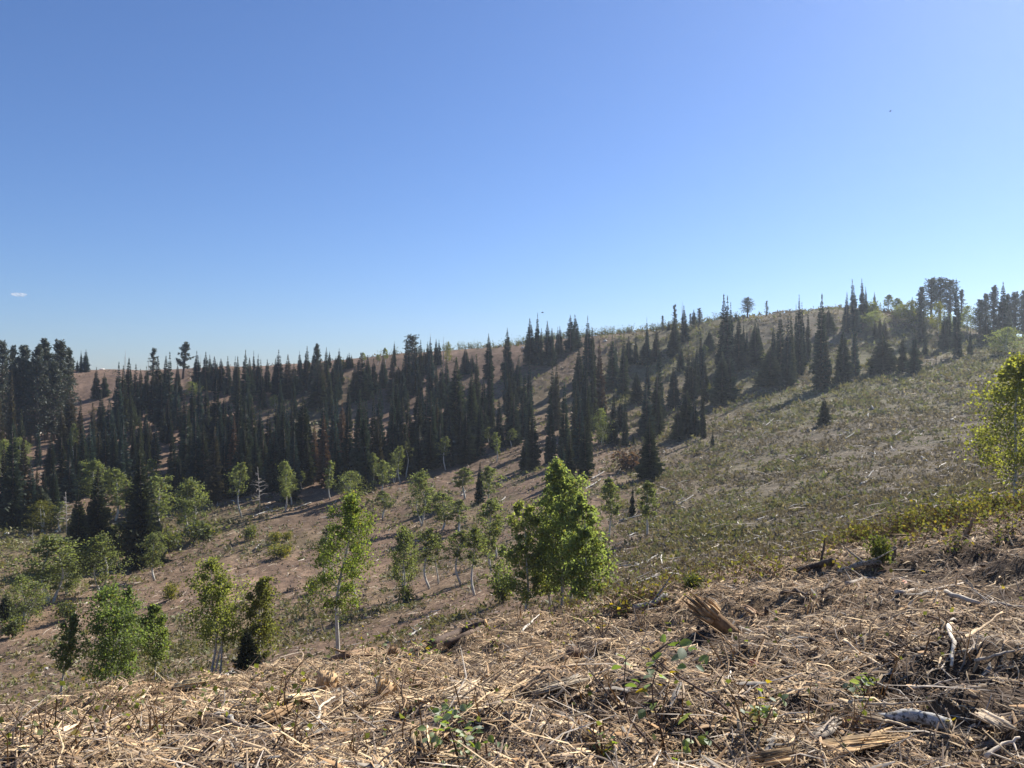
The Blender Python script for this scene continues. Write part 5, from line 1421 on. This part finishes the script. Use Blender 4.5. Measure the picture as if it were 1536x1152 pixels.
sapling("bushy small-leaved sprout at the bottom, left of centre", (700, 1150), [[(690 + 14 * k, 1150), (680 + 16 * k, 1110), (664 + 20 * k, 1066 + 14 * k)] for k in range(5)],
    [(rr_.gauss(700, 26), rr_.gauss(1106, 24), rr_.choice('gggdp')) for k in range(62)] + [(rr_.gauss(672, 9), rr_.gauss(1070, 9), rr_.choice('gdp')) for k in range(16)], .034, 7)
sapling("green leafy sprout right of the tallest sapling", (1142, 1100), [[(1142, 1100), (1138, 1072), (1132, 1040)], [(1144, 1098), (1152, 1076), (1160, 1058)], [(1140, 1098), (1126, 1080), (1112, 1068)]],
    [(rr_.gauss(1140, 13), rr_.gauss(1066, 16), rr_.choice('ggdy')) for k in range(34)], .036, 8)
sapling("grey-green leafy tuft on bare soil beside the soil mound", (1298, 1050), [[(1298, 1050), (1296, 1035), (1290, 1022)], [(1298, 1050), (1302, 1032), (1306, 1018)]],
    [(rr_.gauss(1297, 10), rr_.gauss(1028, 11), rr_.choice('ppd')) for k in range(26)], .036, 9)
sapling("leafy shrub on the brow before the sawn logs", (628, 990), [[(625, 990), (622, 975), (614, 958)], [(630, 990), (640, 974), (652, 962)], [(628, 990), (630, 972), (632, 960)]],
    [(rr_.gauss(636, 16), rr_.gauss(974, 9), rr_.choice('ggdy')) for k in range(36)], .06, 10)
sapling("yellow-leaved twiggy shoot behind the smooth brown log", (545, 985), [[(545, 985), (543, 962), (540, 940)], [(545, 985), (552, 960), (556, 946)]],
    [(rr_.gauss(546, 8), rr_.gauss(958, 10), rr_.choice('ggy')) for k in range(16)], .05, 11)
sapling("sparse twiggy shoot with few leaves left of the splintered stump", (905, 960), [[(905, 960), (915, 930), (922, 900)], [(905, 960), (890, 925), (880, 902)], [(905, 960), (903, 925), (900, 890)]],
    [(rr_.gauss(905, 18), rr_.gauss(915, 14), rr_.choice('gyy')) for k in range(22)], .045, 12)
# fallen coloured leaves
for j, (x, y, me, lb) in enumerate([(1122, 1010, LF_R, "single red fallen leaf right of the tallest sapling"), (1358, 882, LF_R, "red leaf beside the upper bleached pole at right"),
        (1388, 866, LF_Y, "large yellow leaf pair member on the right brow"), (1430, 1097, LF_Y, "yellow leaf at the right end of the white-barked log"), (937, 905, LF_Y, "bright yellow-green leaf on the brow left of the pale grey log")]):
    p = gp(x, y, .05); l = obj("fallen_leaf", me, None, p); l.scale = (.07,) * 3; l.rotation_euler = (.5, -.3, 1.3 * j); tag(l, lb, "leaf", "coloured fallen leaves")

# dark crumbled soil heaps
def clods():
    rg = np.random.default_rng(131); tm = TM()
    ico = [(0, 0, 1), (.894, 0, .447), (.276, .851, .447), (-.724, .526, .447), (-.724, -.526, .447), (.276, -.851, .447), (.724, .526, -.447), (-.276, .851, -.447), (-.894, 0, -.447), (-.276, -.851, -.447), (.724, -.526, -.447), (0, 0, -1)]
    fc = [(0, 1, 2), (0, 2, 3), (0, 3, 4), (0, 4, 5), (0, 5, 1), (1, 6, 2), (2, 7, 3), (3, 8, 4), (4, 9, 5), (5, 10, 1), (2, 6, 7), (3, 7, 8), (4, 8, 9), (5, 9, 10), (1, 10, 6), (11, 7, 6), (11, 8, 7), (11, 9, 8), (11, 10, 9), (11, 6, 10)]
    ico = np.array(ico)
    for (px, py, sp, n, top) in ((1345, 988, .22, 150, .07), (885, 1075, .35, 180, .02), (1250, 975, .2, 70, .03), (1060, 955, .3, 120, .03), (1470, 1050, .4, 130, .02), (1420, 868, .6, 110, .06), (905, 965, .25, 50, .03), (560, 1000, .4, 60, .03), (590, 1092, .3, 90, .02), (440, 1098, .3, 90, .02), (1330, 935, .5, 120, .03), (1150, 1000, .5, 90, .02)):
        c = gp(px, py)
        for i in range(n):
            q = rg.normal(size=2) * sp; r = min(.022, rg.exponential(.007) + .004)
            z = float(H(c[0] + q[0], c[1] + q[1])) + top * math.exp(-(q @ q) / (sp * sp)) + r * .2
            tm.add(ico * rg.uniform(.45, 1.4, (12, 1)) * r * np.array([1.2, 1.2, .8]) + np.array([c[0] + q[0], c[1] + q[1], z]), fc, np.array([.075, .054, .040]) * rg.uniform(.7, 1.4))
    tag(obj("soil_clods", tm.mesh("soil_clods", M_CHIP)), kind="stuff")
clods()

# a small white cloud far off and two birds
def sky_things():
    m, nt, out = new_mat("cloud_white")
    df = N(nt, "ShaderNodeBsdfDiffuse"); df.inputs[0].default_value = (.92, .92, .92, 1)
    tl = N(nt, "ShaderNodeBsdfTranslucent"); tl.inputs[0].default_value = (.92, .92, .92, 1)
    a = N(nt, "ShaderNodeMixShader"); nt.links.new(df.outputs[0], a.inputs[1]); nt.links.new(tl.outputs[0], a.inputs[2])
    tr = N(nt, "ShaderNodeBsdfTransparent"); b = N(nt, "ShaderNodeMixShader"); b.inputs[0].default_value = .8
    nt.links.new(a.outputs[0], b.inputs[1]); nt.links.new(tr.outputs[0], b.inputs[2]); nt.links.new(b.outputs[0], out.inputs[0])
    tm = TM(); D = 5000; V = []; n1, n2 = 15, 36
    for a_ in range(n1):
        for b_ in range(n2):
            p = math.pi * a_ / (n1 - 1); q = 2 * math.pi * b_ / n2
            r = 1 + .75 * float(fbm(2.2 * math.cos(q) * math.sin(p) + 5, 2.6 * math.cos(p) + 1.7 * math.sin(q) * math.sin(p), 4, 3))
            V.append((40 * r * math.sin(p) * math.cos(q), 22 * r * math.sin(p) * math.sin(q), 11 * r * math.cos(p)))
    Fc = []
    for a_ in range(n1 - 1):
        for b_ in range(n2):
            k = a_ * n2 + b_; l = a_ * n2 + (b_ + 1) % n2; Fc += [(k, l + n2, l), (k, k + n2, l + n2)]
    tm.add(V, Fc)
    o = obj("cloud", tm.mesh("cloud", m, True), None, ((27 - CX) / F * D, D, (CY - 442) / F * D)); tag(o, "tiny white cloud low in the sky at the far left", "cloud")
    for (x, y, d, lb) in ((813.5, 469, 60, "tiny dark bird above the middle skyline"), (1335, 167, 45, "tiny dark bird high in the right sky")):
        tm = TM(); s = d / 60
        tube(tm, [(-.10 * s, 0, 0), (0, 0, .01 * s), (.09 * s, 0, .015 * s), (.13 * s, 0, .012 * s)], [.01 * s, .032 * s, .026 * s, .004 * s], 6, (.05, .05, .05))
        root = obj("bird", tm.mesh("bird", M_BARK, True), None, ((x - CX) / F * d, d, (CY - y) / F * d)); tag(root, lb, "bird", "birds in the sky")
        for sg in (-1, 1):
            w = TM(); w.add([(.05 * s, 0, .015 * s), (-.04 * s, 0, .015 * s), (-.06 * s, sg * .13 * s, .05 * s), (.0, sg * .14 * s, .055 * s), (.005 * s, .0, .025 * s)], [(0, 1, 2), (0, 2, 3), (4, 2, 3), (4, 1, 2), (0, 4, 3)], (.05, .05, .05))
            obj("wing", w.mesh("wing", M_BARK), root)
        root.rotation_euler = (0, 0, .4)
sky_things()
